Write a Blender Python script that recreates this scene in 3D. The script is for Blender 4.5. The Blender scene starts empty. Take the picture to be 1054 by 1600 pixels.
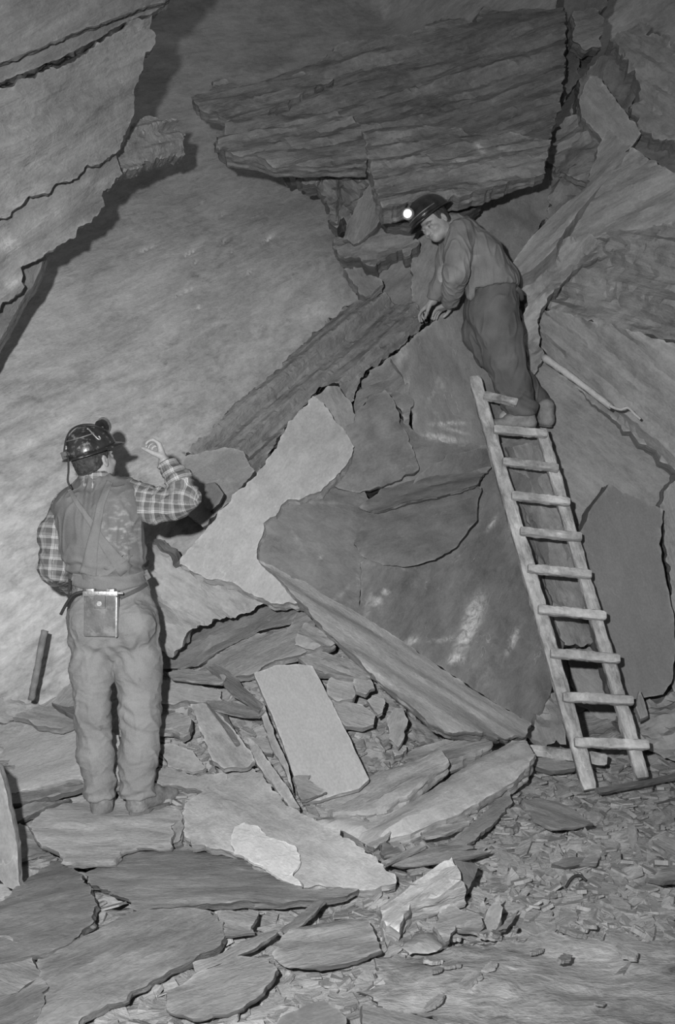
import bpy, math, random
import numpy as np
from mathutils import Vector, Matrix
from mathutils.geometry import delaunay_2d_cdt
import openvdb

random.seed(7)
rng = np.random.default_rng(7)
SC = bpy.context.scene
COL = SC.collection

# ------------------------------------------------------------ camera, light
CAMZ = 1.45
F = 1556.0                        # focal length in pixels of the 1054 x 1600 frame
cam = bpy.data.cameras.new('camera')
cam.sensor_fit = 'VERTICAL'
cam.sensor_height = 36.0
cam.lens = F * 36.0 / 1600.0
cam.clip_start = 0.05
cam.clip_end = 60
camo = bpy.data.objects.new('camera', cam)
COL.objects.link(camo)
camo.location = (0, 0, CAMZ)
camo.rotation_euler = (math.pi / 2, 0, 0)
SC.camera = camo

world = bpy.data.worlds.new('world')
SC.world = world
world.use_nodes = True
world.node_tree.nodes['Background'].inputs[0].default_value = (1, 1, 1, 1)
world.node_tree.nodes['Background'].inputs[1].default_value = 0.115

fl = bpy.data.lights.new('flash', 'SPOT')   # the photographer's flashgun, held up and to the left
fl.energy = 1030
fl.spot_size = math.radians(112)
fl.spot_blend = 1.0
fl.shadow_soft_size = 0.045
flo = bpy.data.objects.new('flash', fl)
COL.objects.link(flo)
flo.location = (-0.36, 0.02, CAMZ + 0.33)
aim = Vector((-0.55, 4.6, 1.75)) - flo.location
flo.rotation_euler = aim.to_track_quat('-Z', 'Y').to_euler()

SC.view_settings.view_transform = 'Standard'
SC.view_settings.look = 'None'
SC.view_settings.gamma = 1.0
SC.view_settings.use_curve_mapping = False
SC.view_settings.exposure = 0.0
SC.cycles.max_bounces = 4
SC.cycles.diffuse_bounces = 2

# ------------------------------------------------------------ noise
def _hash(ix, iy, seed):
    h = (ix.astype(np.int64) * 374761393 + iy.astype(np.int64) * 668265263 + seed * 1442695041) & 0xFFFFFFFF
    h = ((h ^ (h >> 13)) * 1274126177) & 0xFFFFFFFF
    h = h ^ (h >> 16)
    return (h & 0xFFFF) / 65535.0

def noise2(x, y, seed=0):
    x = np.asarray(x, float); y = np.asarray(y, float)
    ix = np.floor(x); iy = np.floor(y)
    fx = x - ix; fy = y - iy
    ux = fx * fx * (3 - 2 * fx); uy = fy * fy * (3 - 2 * fy)
    def g(a, b):
        t = _hash(ix + a, iy + b, seed) * 2 * np.pi
        return np.cos(t) * (fx - a) + np.sin(t) * (fy - b)
    a = g(0, 0) * (1 - ux) + g(1, 0) * ux
    b = g(0, 1) * (1 - ux) + g(1, 1) * ux
    return (a * (1 - uy) + b * uy) * 1.5

def fbm(x, y, seed=0, o=4):
    r = 0; a = 1
    for i in range(o):
        r = r + a * noise2(x, y, seed + i * 17); x = x * 2.03; y = y * 2.03; a *= 0.5
    return r

def noise3(p, seed=0):
    return (noise2(p[:, 0] + 5.3 * np.sin(p[:, 2] * 0.3), p[:, 1] + p[:, 2] * 0.37, seed)
            + noise2(p[:, 1] - 0.4 * p[:, 0], p[:, 2], seed + 3)
            + noise2(p[:, 2] + 0.3 * p[:, 1], p[:, 0], seed + 5)) / 1.8

def terrace(h, k):
    s = h * k; f = s - np.floor(s)
    return (np.floor(s) + np.clip((f - 0.75) / 0.25, 0, 1)) / k

# ------------------------------------------------------------ places
def P(x, y, d):
    return np.array([(x - 527) / F * d, d, CAMZ + (800 - y) / F * d])

def V(x, y, d):
    return Vector(P(x, y, d))

class RBF:
    def __init__(s, pts, vals, lin=True):
        p = np.array(pts, float); s.p = p; n = len(p)
        K = np.linalg.norm(p[:, None] - p[None], axis=2)
        A = np.zeros((n + 3, n + 3)); A[:n, :n] = K
        A[:n, n] = 1; A[:n, n + 1:] = p; A[n, :n] = 1; A[n + 1:, :n] = p.T
        s.w = np.linalg.solve(A, np.r_[np.array(vals, float), 0, 0, 0])
    def __call__(s, x, y):
        x = np.asarray(x, float); y = np.asarray(y, float)
        n = len(s.p); r = s.w[n] + s.w[n + 1] * x + s.w[n + 2] * y
        for i in range(n):
            r = r + s.w[i] * np.sqrt((x - s.p[i, 0]) ** 2 + (y - s.p[i, 1]) ** 2 + 0.0004)
        return r

GC = [(0, 1600, 2.85), (527, 1600, 2.85), (1054, 1600, 2.85), (-600, 1600, 2.9), (1700, 1600, 2.9),
      (0, 1450, 3.42), (527, 1450, 3.42), (1054, 1450, 3.46), (-500, 1400, 3.7), (1500, 1400, 3.75),
      (190, 1318, 4.6), (60, 1312, 4.5), (500, 1350, 4.08), (380, 1300, 4.42), (500, 1250, 4.6), (450, 1100, 5.08),
      (450, 960, 5.5), (350, 1010, 5.35), (260, 1050, 5.22), (130, 1110, 5.15), (0, 1100, 5.1), (-400, 1100, 5.1), (60, 1200, 4.85),
      (0, 1250, 4.62), (270, 1180, 4.85), (650, 1160, 5.12), (600, 1060, 5.36), (560, 1010, 5.5), (830, 1175, 5.5), (930, 1238, 5.02),
      (1054, 1200, 5.35), (1054, 1110, 5.75), (800, 1300, 4.4), (1054, 1300, 4.38), (740, 1230, 4.9), (640, 1300, 4.4),
      (1500, 1180, 5.6), (900, 1140, 5.9), (700, 1150, 5.6)]
_g = [P(*c) for c in GC]
GR = RBF([(p[0], p[1]) for p in _g], [p[2] for p in _g])

def ground(x, y):
    return GR(x, y)

def ghit(x, y):
    d = np.arange(2.3, 8.5, 0.01)
    z = CAMZ + (800 - y) / F * d
    g = ground((x - 527) / F * d, d)
    k = np.nonzero(z <= g)[0]
    return P(x, y, d[k[0]] if len(k) else 6.0)

# ------------------------------------------------------------ materials
MATS = {}
def nodes(m):
    m.use_nodes = True
    return m.node_tree.nodes, m.node_tree.links

def slate(g, con=1.0, streak=1.0, white=0.0, bump=1.0, scr=0.35, rough=0.75, su=1.0):
    """grey slate, mottled and streaked along the cleavage (the surface's own U direction, in metres)"""
    key = (round(g, 3), con, streak, white, bump, scr, rough, su)
    if key in MATS: return MATS[key]
    m = bpy.data.materials.new('slate'); N, L = nodes(m)
    b = N['Principled BSDF']; b.inputs['Roughness'].default_value = rough
    b.inputs['Specular IOR Level'].default_value = 0.25
    uv = N.new('ShaderNodeUVMap'); oi = N.new('ShaderNodeObjectInfo')
    def mp(sx, sy):
        n = N.new('ShaderNodeMapping'); n.inputs['Scale'].default_value = (sx, sy, 1)
        L.new(uv.outputs[0], n.inputs[0]); return n.outputs[0]
    wv = N.new('ShaderNodeMath'); wv.operation = 'MULTIPLY'; wv.inputs[1].default_value = 37.0
    L.new(oi.outputs['Random'], wv.inputs[0])
    def nz(vec, sc, det=4, dist=0.0, ro=0.55):
        n = N.new('ShaderNodeTexNoise'); n.noise_dimensions = '4D'
        n.inputs['Scale'].default_value = sc; n.inputs['Detail'].default_value = det
        n.inputs['Distortion'].default_value = dist; n.inputs['Roughness'].default_value = ro
        L.new(vec, n.inputs['Vector']); L.new(wv.outputs[0], n.inputs['W']); return n.outputs[0]
    def mth(op, a, bb, c=None):
        n = N.new('ShaderNodeMath'); n.operation = op
        for i, q in enumerate((a, bb, c)):
            if q is None: continue
            if isinstance(q, (int, float)): n.inputs[i].default_value = q
            else: L.new(q, n.inputs[i])
        return n.outputs[0]
    def rng_(v, a, b_, c, d):
        n = N.new('ShaderNodeMapRange'); n.inputs[1].default_value = a; n.inputs[2].default_value = b_
        n.inputs[3].default_value = c; n.inputs[4].default_value = d
        L.new(v, n.inputs[0]); return n.outputs[0]
    big = nz(mp(1.2 * su, 2.6), 1.6, 4, 0.6)
    st = nz(mp(1.6 * su, 17), 1.5, 6, 0.9, 0.66)
    fine = nz(mp(1, 1.6), 70, 3)
    med = nz(mp(1.2, 2.2), 9, 6, 0.8, 0.65)
    val = mth('ADD', rng_(big, .3, .7, 1 - .20 * con, 1 + .20 * con), rng_(st, .3, .7, -.12 * streak, .12 * streak))
    val = mth('ADD', val, rng_(fine, .3, .7, -.11, .11))
    val = mth('ADD', val, rng_(med, .3, .7, -.17 * con, .17 * con))
    # thin pale veins and scratches
    s2 = nz(mp(1.1 * su, 4.5), 2.3, 3, 1.2, .5)
    vein = rng_(mth('ABSOLUTE', mth('SUBTRACT', s2, .5), 0), 0, .0045, 1, 0)
    gate = rng_(nz(mp(2, 2), 2.0, 2), .5, .62, 0, 1)
    val = mth('ADD', val, mth('MULTIPLY', mth('MULTIPLY', vein, gate), scr))
    if white > 0:
        w = nz(mp(4 * su, 9), 1.3, 6, .8, .65)
        val = mth('ADD', val, mth('MULTIPLY', rng_(w, .58, .68, 0, 1), white))
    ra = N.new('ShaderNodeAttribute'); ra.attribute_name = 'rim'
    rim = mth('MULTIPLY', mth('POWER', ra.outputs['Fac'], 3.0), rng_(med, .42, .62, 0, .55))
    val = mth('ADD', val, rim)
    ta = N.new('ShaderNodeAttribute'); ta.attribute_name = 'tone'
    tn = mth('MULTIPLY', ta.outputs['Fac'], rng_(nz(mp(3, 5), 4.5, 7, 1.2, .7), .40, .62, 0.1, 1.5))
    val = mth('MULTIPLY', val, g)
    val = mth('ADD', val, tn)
    c = N.new('ShaderNodeCombineColor')
    for i in range(3): L.new(val, c.inputs[i])
    L.new(c.outputs[0], b.inputs['Base Color'])
    h = mth('ADD', mth('MULTIPLY', st, .45 * min(streak, 1.3)), mth('MULTIPLY', med, .55))
    h = mth('ADD', h, mth('MULTIPLY', fine, .12))
    bp = N.new('ShaderNodeBump'); bp.inputs['Strength'].default_value = .75 * bump
    bp.inputs['Distance'].default_value = .018
    L.new(h, bp.inputs['Height']); L.new(bp.outputs[0], b.inputs['Normal'])
    MATS[key] = m
    return m

# ------------------------------------------------------------ objects
def link(name, me, mat=None, parent=None):
    o = bpy.data.objects.new(name, me); COL.objects.link(o)
    if mat is not None:
        me.materials.append(mat)
    if parent is not None: o.parent = parent
    return o

def tag(o, label=None, cat=None, group=None, kind=None):
    if label: o['label'] = label
    if cat: o['category'] = cat
    if group: o['group'] = group
    if kind: o['kind'] = kind
    return o

def mesh_np(name, verts, faces, uvs=None, smooth=None):
    me = bpy.data.meshes.new(name)
    me.from_pydata([tuple(v) for v in verts], [], faces)
    if uvs is not None:
        ul = me.uv_layers.new(name='UVMap')
        li = np.empty(len(me.loops), int); me.loops.foreach_get('vertex_index', li)
        ul.data.foreach_set('uv', np.asarray(uvs, np.float32)[li].ravel())
    if smooth is not None:
        me.polygons.foreach_set('use_smooth', smooth if hasattr(smooth, '__len__') else [smooth] * len(me.polygons))
    me.update()
    return me

def inside(px, py, poly):
    r = np.zeros(len(px), bool); n = len(poly)
    for i in range(n):
        x1, y1 = poly[i]; x2, y2 = poly[(i + 1) % n]
        if y1 == y2: continue
        c = ((y1 > py) != (y2 > py)) & (px < (x2 - x1) * (py - y1) / (y2 - y1) + x1)
        r ^= c
    return r

SEED = [100]
def slab_mesh(pl, t, ext, jag=.012, res=.03, relief=(.012, .5, .15), steps=(0, .4, .12, 5), side=.008, seed=None, back=True, flare=0.0, round_=0.0):
    """pl: outline in the slab's plane (metres). Returns verts (u,v,h), faces, uvs, smooth flags. ext: (du,dv,dh) per unit thickness"""
    SEED[0] += 1; sd = seed or SEED[0]
    pl = np.array(pl, float)
    a = 0.5 * np.sum(pl[:, 0] * np.roll(pl[:, 1], -1) - np.roll(pl[:, 0], -1) * pl[:, 1])
    if a < 0: pl = pl[::-1]
    bd = []; nrm = []; ss = []; s = 0
    n = len(pl)
    for i in range(n):
        p, q = pl[i], pl[(i + 1) % n]
        L = np.linalg.norm(q - p)
        if L < 1e-6: continue
        k = max(1, int(round(L / max(.6 * res, .012)))); e = (q - p) / L; nn = np.array([e[1], -e[0]])
        for j in range(k):
            bd.append(p + (q - p) * j / k); nrm.append(nn); ss.append(s + L * j / k)
        s += L
    bd = np.array(bd); nrm = np.array(nrm); ss = np.array(ss)
    off = jag * (noise2(ss / .11, ss * 0 + .3, sd) * 1.3 + noise2(ss / .035, ss * 0 + .7, sd + 1) * .9)
    st = noise2(ss / .07, ss * 0 + 4, sd + 2); off += jag * np.round(st * 2.2) * .7
    bd = bd + nrm * off[:, None]
    lo, hi = bd.min(0), bd.max(0)
    gx, gy = np.meshgrid(np.arange(lo[0], hi[0], res), np.arange(lo[1], hi[1], res))
    gx = gx + (np.arange(gx.shape[0])[:, None] % 2) * res * .5
    gp = np.c_[gx.ravel(), gy.ravel()]
    gp += np.random.default_rng(sd).uniform(-.22, .22, gp.shape) * res
    gp = gp[inside(gp[:, 0], gp[:, 1], bd)]
    if len(gp):
        dmin = np.full(len(gp), 9.)
        for b0 in bd: dmin = np.minimum(dmin, (gp[:, 0] - b0[0]) ** 2 + (gp[:, 1] - b0[1]) ** 2)
        gp = gp[dmin > (.45 * res) ** 2]
    allp = np.vstack([bd, gp]) if len(gp) else bd
    nb = len(bd)
    vs, es, fs, ov, oe, of = delaunay_2d_cdt([Vector(p) for p in allp], [(i, (i + 1) % nb) for i in range(nb)], [], 1, 1e-6)
    vv = np.array([tuple(v) for v in vs])
    u, v = vv[:, 0], vv[:, 1]
    h = relief[0] * .8 * fbm(u / relief[1], v / relief[2], sd + 5, 3)
    if steps[0]:
        h = h + steps[0] * .6 * terrace(fbm(u / steps[1] * .7, v / steps[2] + .5 * u / steps[1], sd + 9, 2) + .1 * noise2(u / .09, v / .03, sd), steps[3])
    if round_:
        dm = np.full(len(vv), 9.)
        for b0 in bd: dm = np.minimum(dm, (u - b0[0]) ** 2 + (v - b0[1]) ** 2)
        dm = np.sqrt(dm); w = 4 * round_
        h = h - round_ * np.clip(1 - dm / w, 0, 1) ** 2
    front = np.c_[u, v, h]
    tris = []
    for f in fs:
        a_, b_, c_ = vv[f[0]], vv[f[1]], vv[f[2]]
        cr = (b_[0] - a_[0]) * (c_[1] - a_[1]) - (b_[1] - a_[1]) * (c_[0] - a_[0])
        if abs(cr) < 1e-12: continue
        tris.append(tuple(f) if cr > 0 else (f[0], f[2], f[1]))
    nv = len(front)
    # boundary loop in the CDT output
    idx = {}
    for i, o_ in enumerate(ov):
        for k in o_:
            if k < nb: idx[k] = i
    ring = [idx[k] for k in range(nb) if k in idx]
    verts = [front]; uvs = [np.c_[u, v]]; faces = list(tris); smooth = [True] * len(tris)
    K = int(min(7, max(2, t / .018)))
    rs = ss[[k for k in range(nb) if k in idx]]; rn = nrm[[k for k in range(nb) if k in idx]]
    base = front[ring]; ext = np.array(ext, float)
    start = nv
    r2 = np.random.default_rng(sd + 3)
    for j in range(K + 1):
        w = j / K
        o = side * (noise2(rs / .09, rs * 0 + j * 3.1, sd + 20) + .6 * noise2(rs / .03, rs * 0 + j * 1.7, sd + 21) + r2.uniform(-.6, .6)) if 0 < j < K else 0 * rs
        o = o + flare * w
        b3 = base.copy(); b3[:, 2] = base[:, 2] * (1 - w)
        b3[:, :2] += rn * o[:, None]
        b3 += ext * t * w
        verts.append(b3); uvs.append(np.c_[rs, np.full(len(rs), 3 + w * t)])
    m = len(ring)
    for j in range(K):
        for i in range(m):
            a_ = start + j * m + i; b_ = start + j * m + (i + 1) % m
            faces.append((a_, a_ + m, b_ + m, b_)); smooth.append(False)
    if back:
        bs = start + (K + 1) * m
        bk = front.copy(); bk[:, 2] = 0; bk += ext * t
        if not flare:
            verts.append(bk); uvs.append(np.c_[u, v])
            for f in tris: faces.append((f[0] + bs, f[2] + bs, f[1] + bs)); smooth.append(False)
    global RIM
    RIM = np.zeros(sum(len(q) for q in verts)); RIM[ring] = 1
    return np.vstack(verts), faces, np.vstack(uvs), smooth

def fitplane(pts):
    c = pts.mean(0); _, _, vt = np.linalg.svd(pts - c); n = vt[2]
    if np.dot(n, np.array([0, 0, CAMZ]) - c) < 0: n = -n
    return c, n

def slab(name, outline, ctrl, t=.06, g=.3, dirp=(1, 0), mat=None, label=None, cat='rock', parent=None, kind=None, lift=None, ext=None, group=None, mk=None, sharp=24, marks=None, **kw):
    """a slab of rock whose face lies in the plane through the ctrl places; ctrl 'g' lays it on the ground"""
    if isinstance(ctrl, str):
        pts = np.array([ghit(x, min(max(y, 960), 1900)) for x, y in outline])
        c, n = fitplane(pts)
        if n[2] < 0.55:
            n = n / np.linalg.norm(n); n = n + np.array([0, 0, .9]); n /= np.linalg.norm(n)
        c = c + n * (min(t * .75, .032) if lift is None else lift)
    else:
        c, n = fitplane(np.array([P(*q) for q in ctrl]))
    def hit(x, y):
        r = P(x, y, 1.0) - np.array([0, 0, CAMZ])
        s = np.dot(n, c - np.array([0, 0, CAMZ])) / np.dot(n, r)
        return np.array([0, 0, CAMZ]) + r * s
    cx = sum(p[0] for p in outline) / len(outline); cy = sum(p[1] for p in outline) / len(outline)
    O = hit(cx, cy)
    u = hit(cx + dirp[0] * 3, cy + dirp[1] * 3) - O; u /= np.linalg.norm(u)
    v = np.cross(n, u)
    W = [hit(x, y) - O for x, y in outline]
    pl = [(np.dot(w, u), np.dot(w, v)) for w in W]
    if ext is None: ext = (0, .75, -.65)
    e = np.array([np.dot(ext, u), np.dot(ext, v), np.dot(ext, n)])
    vs, fs, uvs, sm = slab_mesh(pl, t, e, **kw)
    R = np.array([u, v, n])
    vs = vs @ R
    me = mesh_np(name, vs, fs, uvs, sm); me.set_sharp_from_angle(angle=math.radians(sharp))
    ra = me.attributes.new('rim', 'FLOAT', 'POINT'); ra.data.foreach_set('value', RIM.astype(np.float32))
    if marks:       # scuffs and chalky bruises: (x, y, half length, half width, angle, strength)
        wp = vs + O; px = 527 + wp[:, 0] / wp[:, 1] * F; py = 800 - (wp[:, 2] - CAMZ) / wp[:, 1] * F; tn = np.zeros(len(vs))
        for mx, my, la, lb, an, am in marks:
            ca, sa = math.cos(math.radians(an)), math.sin(math.radians(an))
            a_ = ((px - mx) * ca - (py - my) * sa) / la; b_ = ((px - mx) * sa + (py - my) * ca) / lb
            tn += am * np.exp(-(a_ ** 2 + b_ ** 2) ** 1.5)
        ta = me.attributes.new('tone', 'FLOAT', 'POINT'); ta.data.foreach_set('value', tn.astype(np.float32))
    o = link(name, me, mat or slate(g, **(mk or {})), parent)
    o.location = O
    if parent is not None: o.location = Vector(O) - parent.location
    tag(o, label, cat if parent is None and kind != 'structure' else None, group, kind)
    return o
# ------------------------------------------------------------ the setting: floor and walls
def grid_obj(name, X, Y, fn, mat, uvf=None):
    gx, gy = np.meshgrid(X, Y); nx, ny = len(X), len(Y)
    v = fn(gx.ravel(), gy.ravel())
    i = np.arange(nx * ny).reshape(ny, nx)
    f = np.c_[i[:-1, :-1].ravel(), i[:-1, 1:].ravel(), i[1:, 1:].ravel(), i[1:, :-1].ravel()]
    uv = uvf(v) if uvf else v[:, :2]
    me = mesh_np(name, v, [tuple(map(int, q)) for q in f], uv, True)
    return tag(link(name, me, mat), kind='structure')

def floor_fn(x, y):
    z = ground(x, y)
    q = x * .94 + y * .34; r = -x * .34 + y * .94
    amp = np.clip((y - 3.2) / .8, .35, 1)
    z = z + amp * (.05 * terrace(fbm(q / .42, r / .16, 3, 4), 3) + .022 * terrace(fbm(q / .13, r / .06, 11, 4), 3) + .006 * fbm(q / .05, r / .03, 5, 3)) - .045
    return np.c_[x, y, z]
xs = np.r_[np.linspace(-4.2, -1.9, 50), np.linspace(-1.88, 2.1, 260), np.linspace(2.13, 4.2, 46)]
ys = np.r_[np.linspace(.6, 2.6, 30), np.linspace(2.62, 5.7, 210), np.linspace(5.73, 8, 40)]
floor = grid_obj('floor', xs, ys, floor_fn, slate(.34, con=1.3, streak=1.3, white=.35, bump=1.4, scr=.3),
                 lambda v: np.c_[v[:, 0] * .94 + v[:, 1] * .34, (-v[:, 0] * .34 + v[:, 1] * .94) + v[:, 2] * .7])

WC = [(0, 1120, 5.2), (-500, 1150, 5.0), (0, 800, 5.35), (-500, 800, 5.0), (300, 800, 5.8), (0, 500, 6.0), (-500, 500, 5.6), (300, 500, 6.6),
      (500, 400, 7.3), (250, 100, 8.7), (600, 30, 12), (0, 150, 7.6), (450, 650, 6.6), (200, 1100, 5.4), (400, 980, 5.8), (700, 700, 7.2),
      (1000, 700, 7.0), (850, 1130, 6.1), (1054, 1130, 6.0), (1500, 1150, 5.8), (1500, 600, 6.3), (1100, 300, 7.8), (800, 200, 8.8), (1000, -50, 9.4),
      (500, -400, 12), (-300, -400, 10), (1500, -400, 9), (620, 1100, 6.2), (500, 1300, 6.3), (0, 1400, 5.4), (1054, 1400, 6.0), (1500, 1400, 5.9)]
WR = RBF([(c[0], c[1]) for c in WC], [1 / c[2] for c in WC])
def wall_fn(x, y):
    d = 1 / np.clip(WR(x, y), .07, .3)
    X = (x - 527) / F * d; Z = CAMZ + (800 - y) / F * d
    q = X * .75 + Z * .66; r = -X * .66 + Z * .75
    rough = np.clip((y - 420) / 300, .15, 1) * np.clip((900 - x) / 300, .3, 1)
    k = .05 * fbm(q / 1.3, r / .7, 31, 3) + .02 * rough * fbm(q / .22, r / .1, 35, 4) + .018 * rough * terrace(fbm(q / .3, r / .13, 41, 4), 3)
    pits = np.clip(fbm(q / .25, r / .05, 51, 4) - .75, 0, 1)
    d = d + k + .10 * pits * np.clip(1 - np.hypot((x - 340) / 200, (y - 400) / 160), 0, 1) * 3
    return np.c_[(x - 527) / F * d, d, CAMZ + (800 - y) / F * d]
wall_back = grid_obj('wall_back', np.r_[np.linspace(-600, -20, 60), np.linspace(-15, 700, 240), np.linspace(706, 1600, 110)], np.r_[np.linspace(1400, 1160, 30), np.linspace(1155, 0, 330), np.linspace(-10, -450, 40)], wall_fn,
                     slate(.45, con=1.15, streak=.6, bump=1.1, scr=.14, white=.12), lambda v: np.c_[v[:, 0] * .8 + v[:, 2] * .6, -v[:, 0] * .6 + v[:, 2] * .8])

def wall_piece(*a, **k):
    return slab(*a, **k)

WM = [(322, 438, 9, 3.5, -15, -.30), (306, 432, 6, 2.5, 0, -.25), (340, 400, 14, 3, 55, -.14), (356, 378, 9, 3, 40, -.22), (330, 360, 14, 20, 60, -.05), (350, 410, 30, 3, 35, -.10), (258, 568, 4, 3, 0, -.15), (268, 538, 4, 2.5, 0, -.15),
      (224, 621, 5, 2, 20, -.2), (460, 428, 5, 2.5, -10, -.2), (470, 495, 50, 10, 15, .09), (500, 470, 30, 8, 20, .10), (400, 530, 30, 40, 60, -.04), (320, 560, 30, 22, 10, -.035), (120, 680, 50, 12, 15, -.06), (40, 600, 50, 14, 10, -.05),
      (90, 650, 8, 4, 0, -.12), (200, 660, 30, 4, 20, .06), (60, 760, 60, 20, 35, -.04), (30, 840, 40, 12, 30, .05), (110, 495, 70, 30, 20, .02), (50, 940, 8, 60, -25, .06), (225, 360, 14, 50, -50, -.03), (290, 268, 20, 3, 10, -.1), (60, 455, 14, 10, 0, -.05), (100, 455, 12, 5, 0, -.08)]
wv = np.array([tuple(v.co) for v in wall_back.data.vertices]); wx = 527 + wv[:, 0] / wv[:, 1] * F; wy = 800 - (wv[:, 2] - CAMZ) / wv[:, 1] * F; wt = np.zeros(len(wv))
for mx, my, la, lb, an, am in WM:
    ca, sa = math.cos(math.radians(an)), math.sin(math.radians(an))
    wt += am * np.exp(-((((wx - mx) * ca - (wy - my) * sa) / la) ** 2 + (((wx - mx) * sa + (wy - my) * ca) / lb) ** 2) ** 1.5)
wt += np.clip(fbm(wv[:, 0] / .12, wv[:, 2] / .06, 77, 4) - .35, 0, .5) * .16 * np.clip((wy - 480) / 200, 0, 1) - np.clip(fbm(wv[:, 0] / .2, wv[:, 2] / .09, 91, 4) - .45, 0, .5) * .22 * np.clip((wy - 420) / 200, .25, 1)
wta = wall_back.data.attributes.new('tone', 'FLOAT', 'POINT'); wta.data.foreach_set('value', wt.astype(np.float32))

# left overhanging wall: layered sheets with broken edges
LW = [(0, 100, 4.55), (230, 60, 5.3), (0, 400, 4.75)]
def LWo(dd): return [(x, y, d + dd) for x, y, d in LW]
wall_left = slab('wall_left', [(-260, 110), (0, 138), (60, 118), (100, 100), (150, 72), (190, 45), (212, 30), (236, 26), (240, 45), (248, 56), (238, 80), (228, 100), (221, 122), (213, 135),
                 (209, 168), (206, 188), (197, 208), (188, 232), (150, 255), (80, 292), (30, 325), (0, 345), (-260, 480)], LW, t=.2, g=0.248, dirp=(2, -1), kind='structure',
                 ext=(-.35, .95, .25), jag=.011, res=.024, relief=(.035, .8, .25), steps=(.035, .9, .2, 3), side=.01, marks=[(20, 320, 60, 25, 30, .06), (165, 100, 45, 22, 80, .05), (215, 45, 25, 8, 10, .14), (60, 250, 90, 14, 25, .05)], mk=dict(streak=1.2, white=.25, bump=1.2))
def lw(name, *a, **k):
    k.setdefault('parent', wall_left); return slab(name, *a, **k)
lw('rock_layer', [(-260, -160), (330, -160), (290, -40), (262, 4), (235, 22), (212, 27), (150, 62), (100, 88), (0, 128), (-260, 105)], LWo(.07), t=.25, g=0.216, dirp=(2, -1),
   ext=(-.3, .9, .25), jag=.004, relief=(.02, .9, .2), steps=(.02, .9, .15, 3), side=.02, mk=dict(streak=1.3))
lw('rock_layer', [(-260, -160), (330, -170), (292, -40), (258, 2), (225, 12), (120, 50), (60, 75), (0, 98), (-260, 85)], LWo(-.03), t=.09, g=0.208, dirp=(2, -1),
   ext=(-.3, .9, .2), jag=.003, relief=(.015, .9, .2), steps=(.012, .9, .15, 3), side=.01, marks=[(80, 40, 60, 8, 20, .06)], mk=dict(streak=1.3))
lw('rock_layer', [(-260, 470), (0, 338), (80, 288), (150, 250), (190, 228), (181, 243), (184, 258), (192, 272), (172, 292), (160, 300), (162, 322), (140, 345), (110, 368), (70, 398), (48, 412), (34, 420), (32, 440), (37, 450),
   (22, 465), (0, 482), (-260, 640)], LWo(.13), t=.16, g=.27, dirp=(2, -1.5), ext=(-.3, .9, .2), jag=.010, relief=(.03, .8, .2), steps=(.02, .7, .16, 3), side=.01, marks=[(15, 380, 12, 18, 60, .2), (70, 345, 40, 8, 30, .1), (150, 285, 30, 8, 10, .1), (22, 440, 14, 8, 40, .25)], mk=dict(streak=1.3, white=.25))
lw('rock_layer', [(-260, 480), (0, 440), (40, 405), (70, 397), (62, 425), (40, 462), (22, 490), (6, 520), (-30, 590), (-260, 800)], LWo(.34), t=.1, g=0.208, dirp=(1, -1.5), ext=(-.1, .9, -.2), relief=(.01, .5, .2), jag=0.005)
lw('rock_ledge', [(186, 232), (205, 205), (214, 186), (240, 182), (262, 190), (275, 188), (281, 205), (290, 212), (284, 225), (291, 240), (262, 244), (240, 250), (212, 262), (192, 272), (183, 255)],
   [(190, 230, 5.6), (290, 240, 6.1), (240, 190, 5.9)], t=.3, g=.30, dirp=(4, -1), ext=(-.3, .95, .15), jag=.012, res=.016, relief=(.02, .4, .08), steps=(.07, .8, .06, 5), mk=dict(streak=1.7, bump=1.5))

# rock hanging over the middle: dark streaked sheets
CW = [(300, 160, 6.9), (880, 30, 7.7), (600, 300, 6.3)]
def CWo(dd): return [(x, y, d + dd) for x, y, d in CW]
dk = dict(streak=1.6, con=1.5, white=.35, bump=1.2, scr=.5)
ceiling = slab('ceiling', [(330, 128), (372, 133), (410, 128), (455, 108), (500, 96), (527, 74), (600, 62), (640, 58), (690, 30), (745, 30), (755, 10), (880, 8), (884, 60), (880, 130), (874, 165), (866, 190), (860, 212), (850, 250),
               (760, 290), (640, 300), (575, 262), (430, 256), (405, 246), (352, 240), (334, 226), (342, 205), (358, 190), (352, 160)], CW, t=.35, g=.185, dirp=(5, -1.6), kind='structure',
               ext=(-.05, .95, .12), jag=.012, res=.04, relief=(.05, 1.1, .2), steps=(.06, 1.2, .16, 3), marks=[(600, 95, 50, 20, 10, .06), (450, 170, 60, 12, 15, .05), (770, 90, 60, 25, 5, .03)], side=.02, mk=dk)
def cl(name, *a, **k):
    k.setdefault('parent', ceiling); k.setdefault('mk', dk); return slab(name, *a, **k)
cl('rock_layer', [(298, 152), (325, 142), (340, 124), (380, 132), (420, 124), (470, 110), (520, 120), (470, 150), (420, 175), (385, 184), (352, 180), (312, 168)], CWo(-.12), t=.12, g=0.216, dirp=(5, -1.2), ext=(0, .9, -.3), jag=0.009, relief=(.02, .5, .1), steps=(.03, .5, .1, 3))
cl('rock_layer', [(338, 226), (350, 200), (358, 188), (420, 180), (500, 165), (560, 190), (576, 235), (572, 256), (430, 256), (400, 246), (352, 240)], CWo(-.16), t=.14, g=0.178, dirp=(5, -1), ext=(0, .9, -.3), jag=0.006, relief=(.03, .5, .1), steps=(.05, .5, .1, 3))
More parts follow.
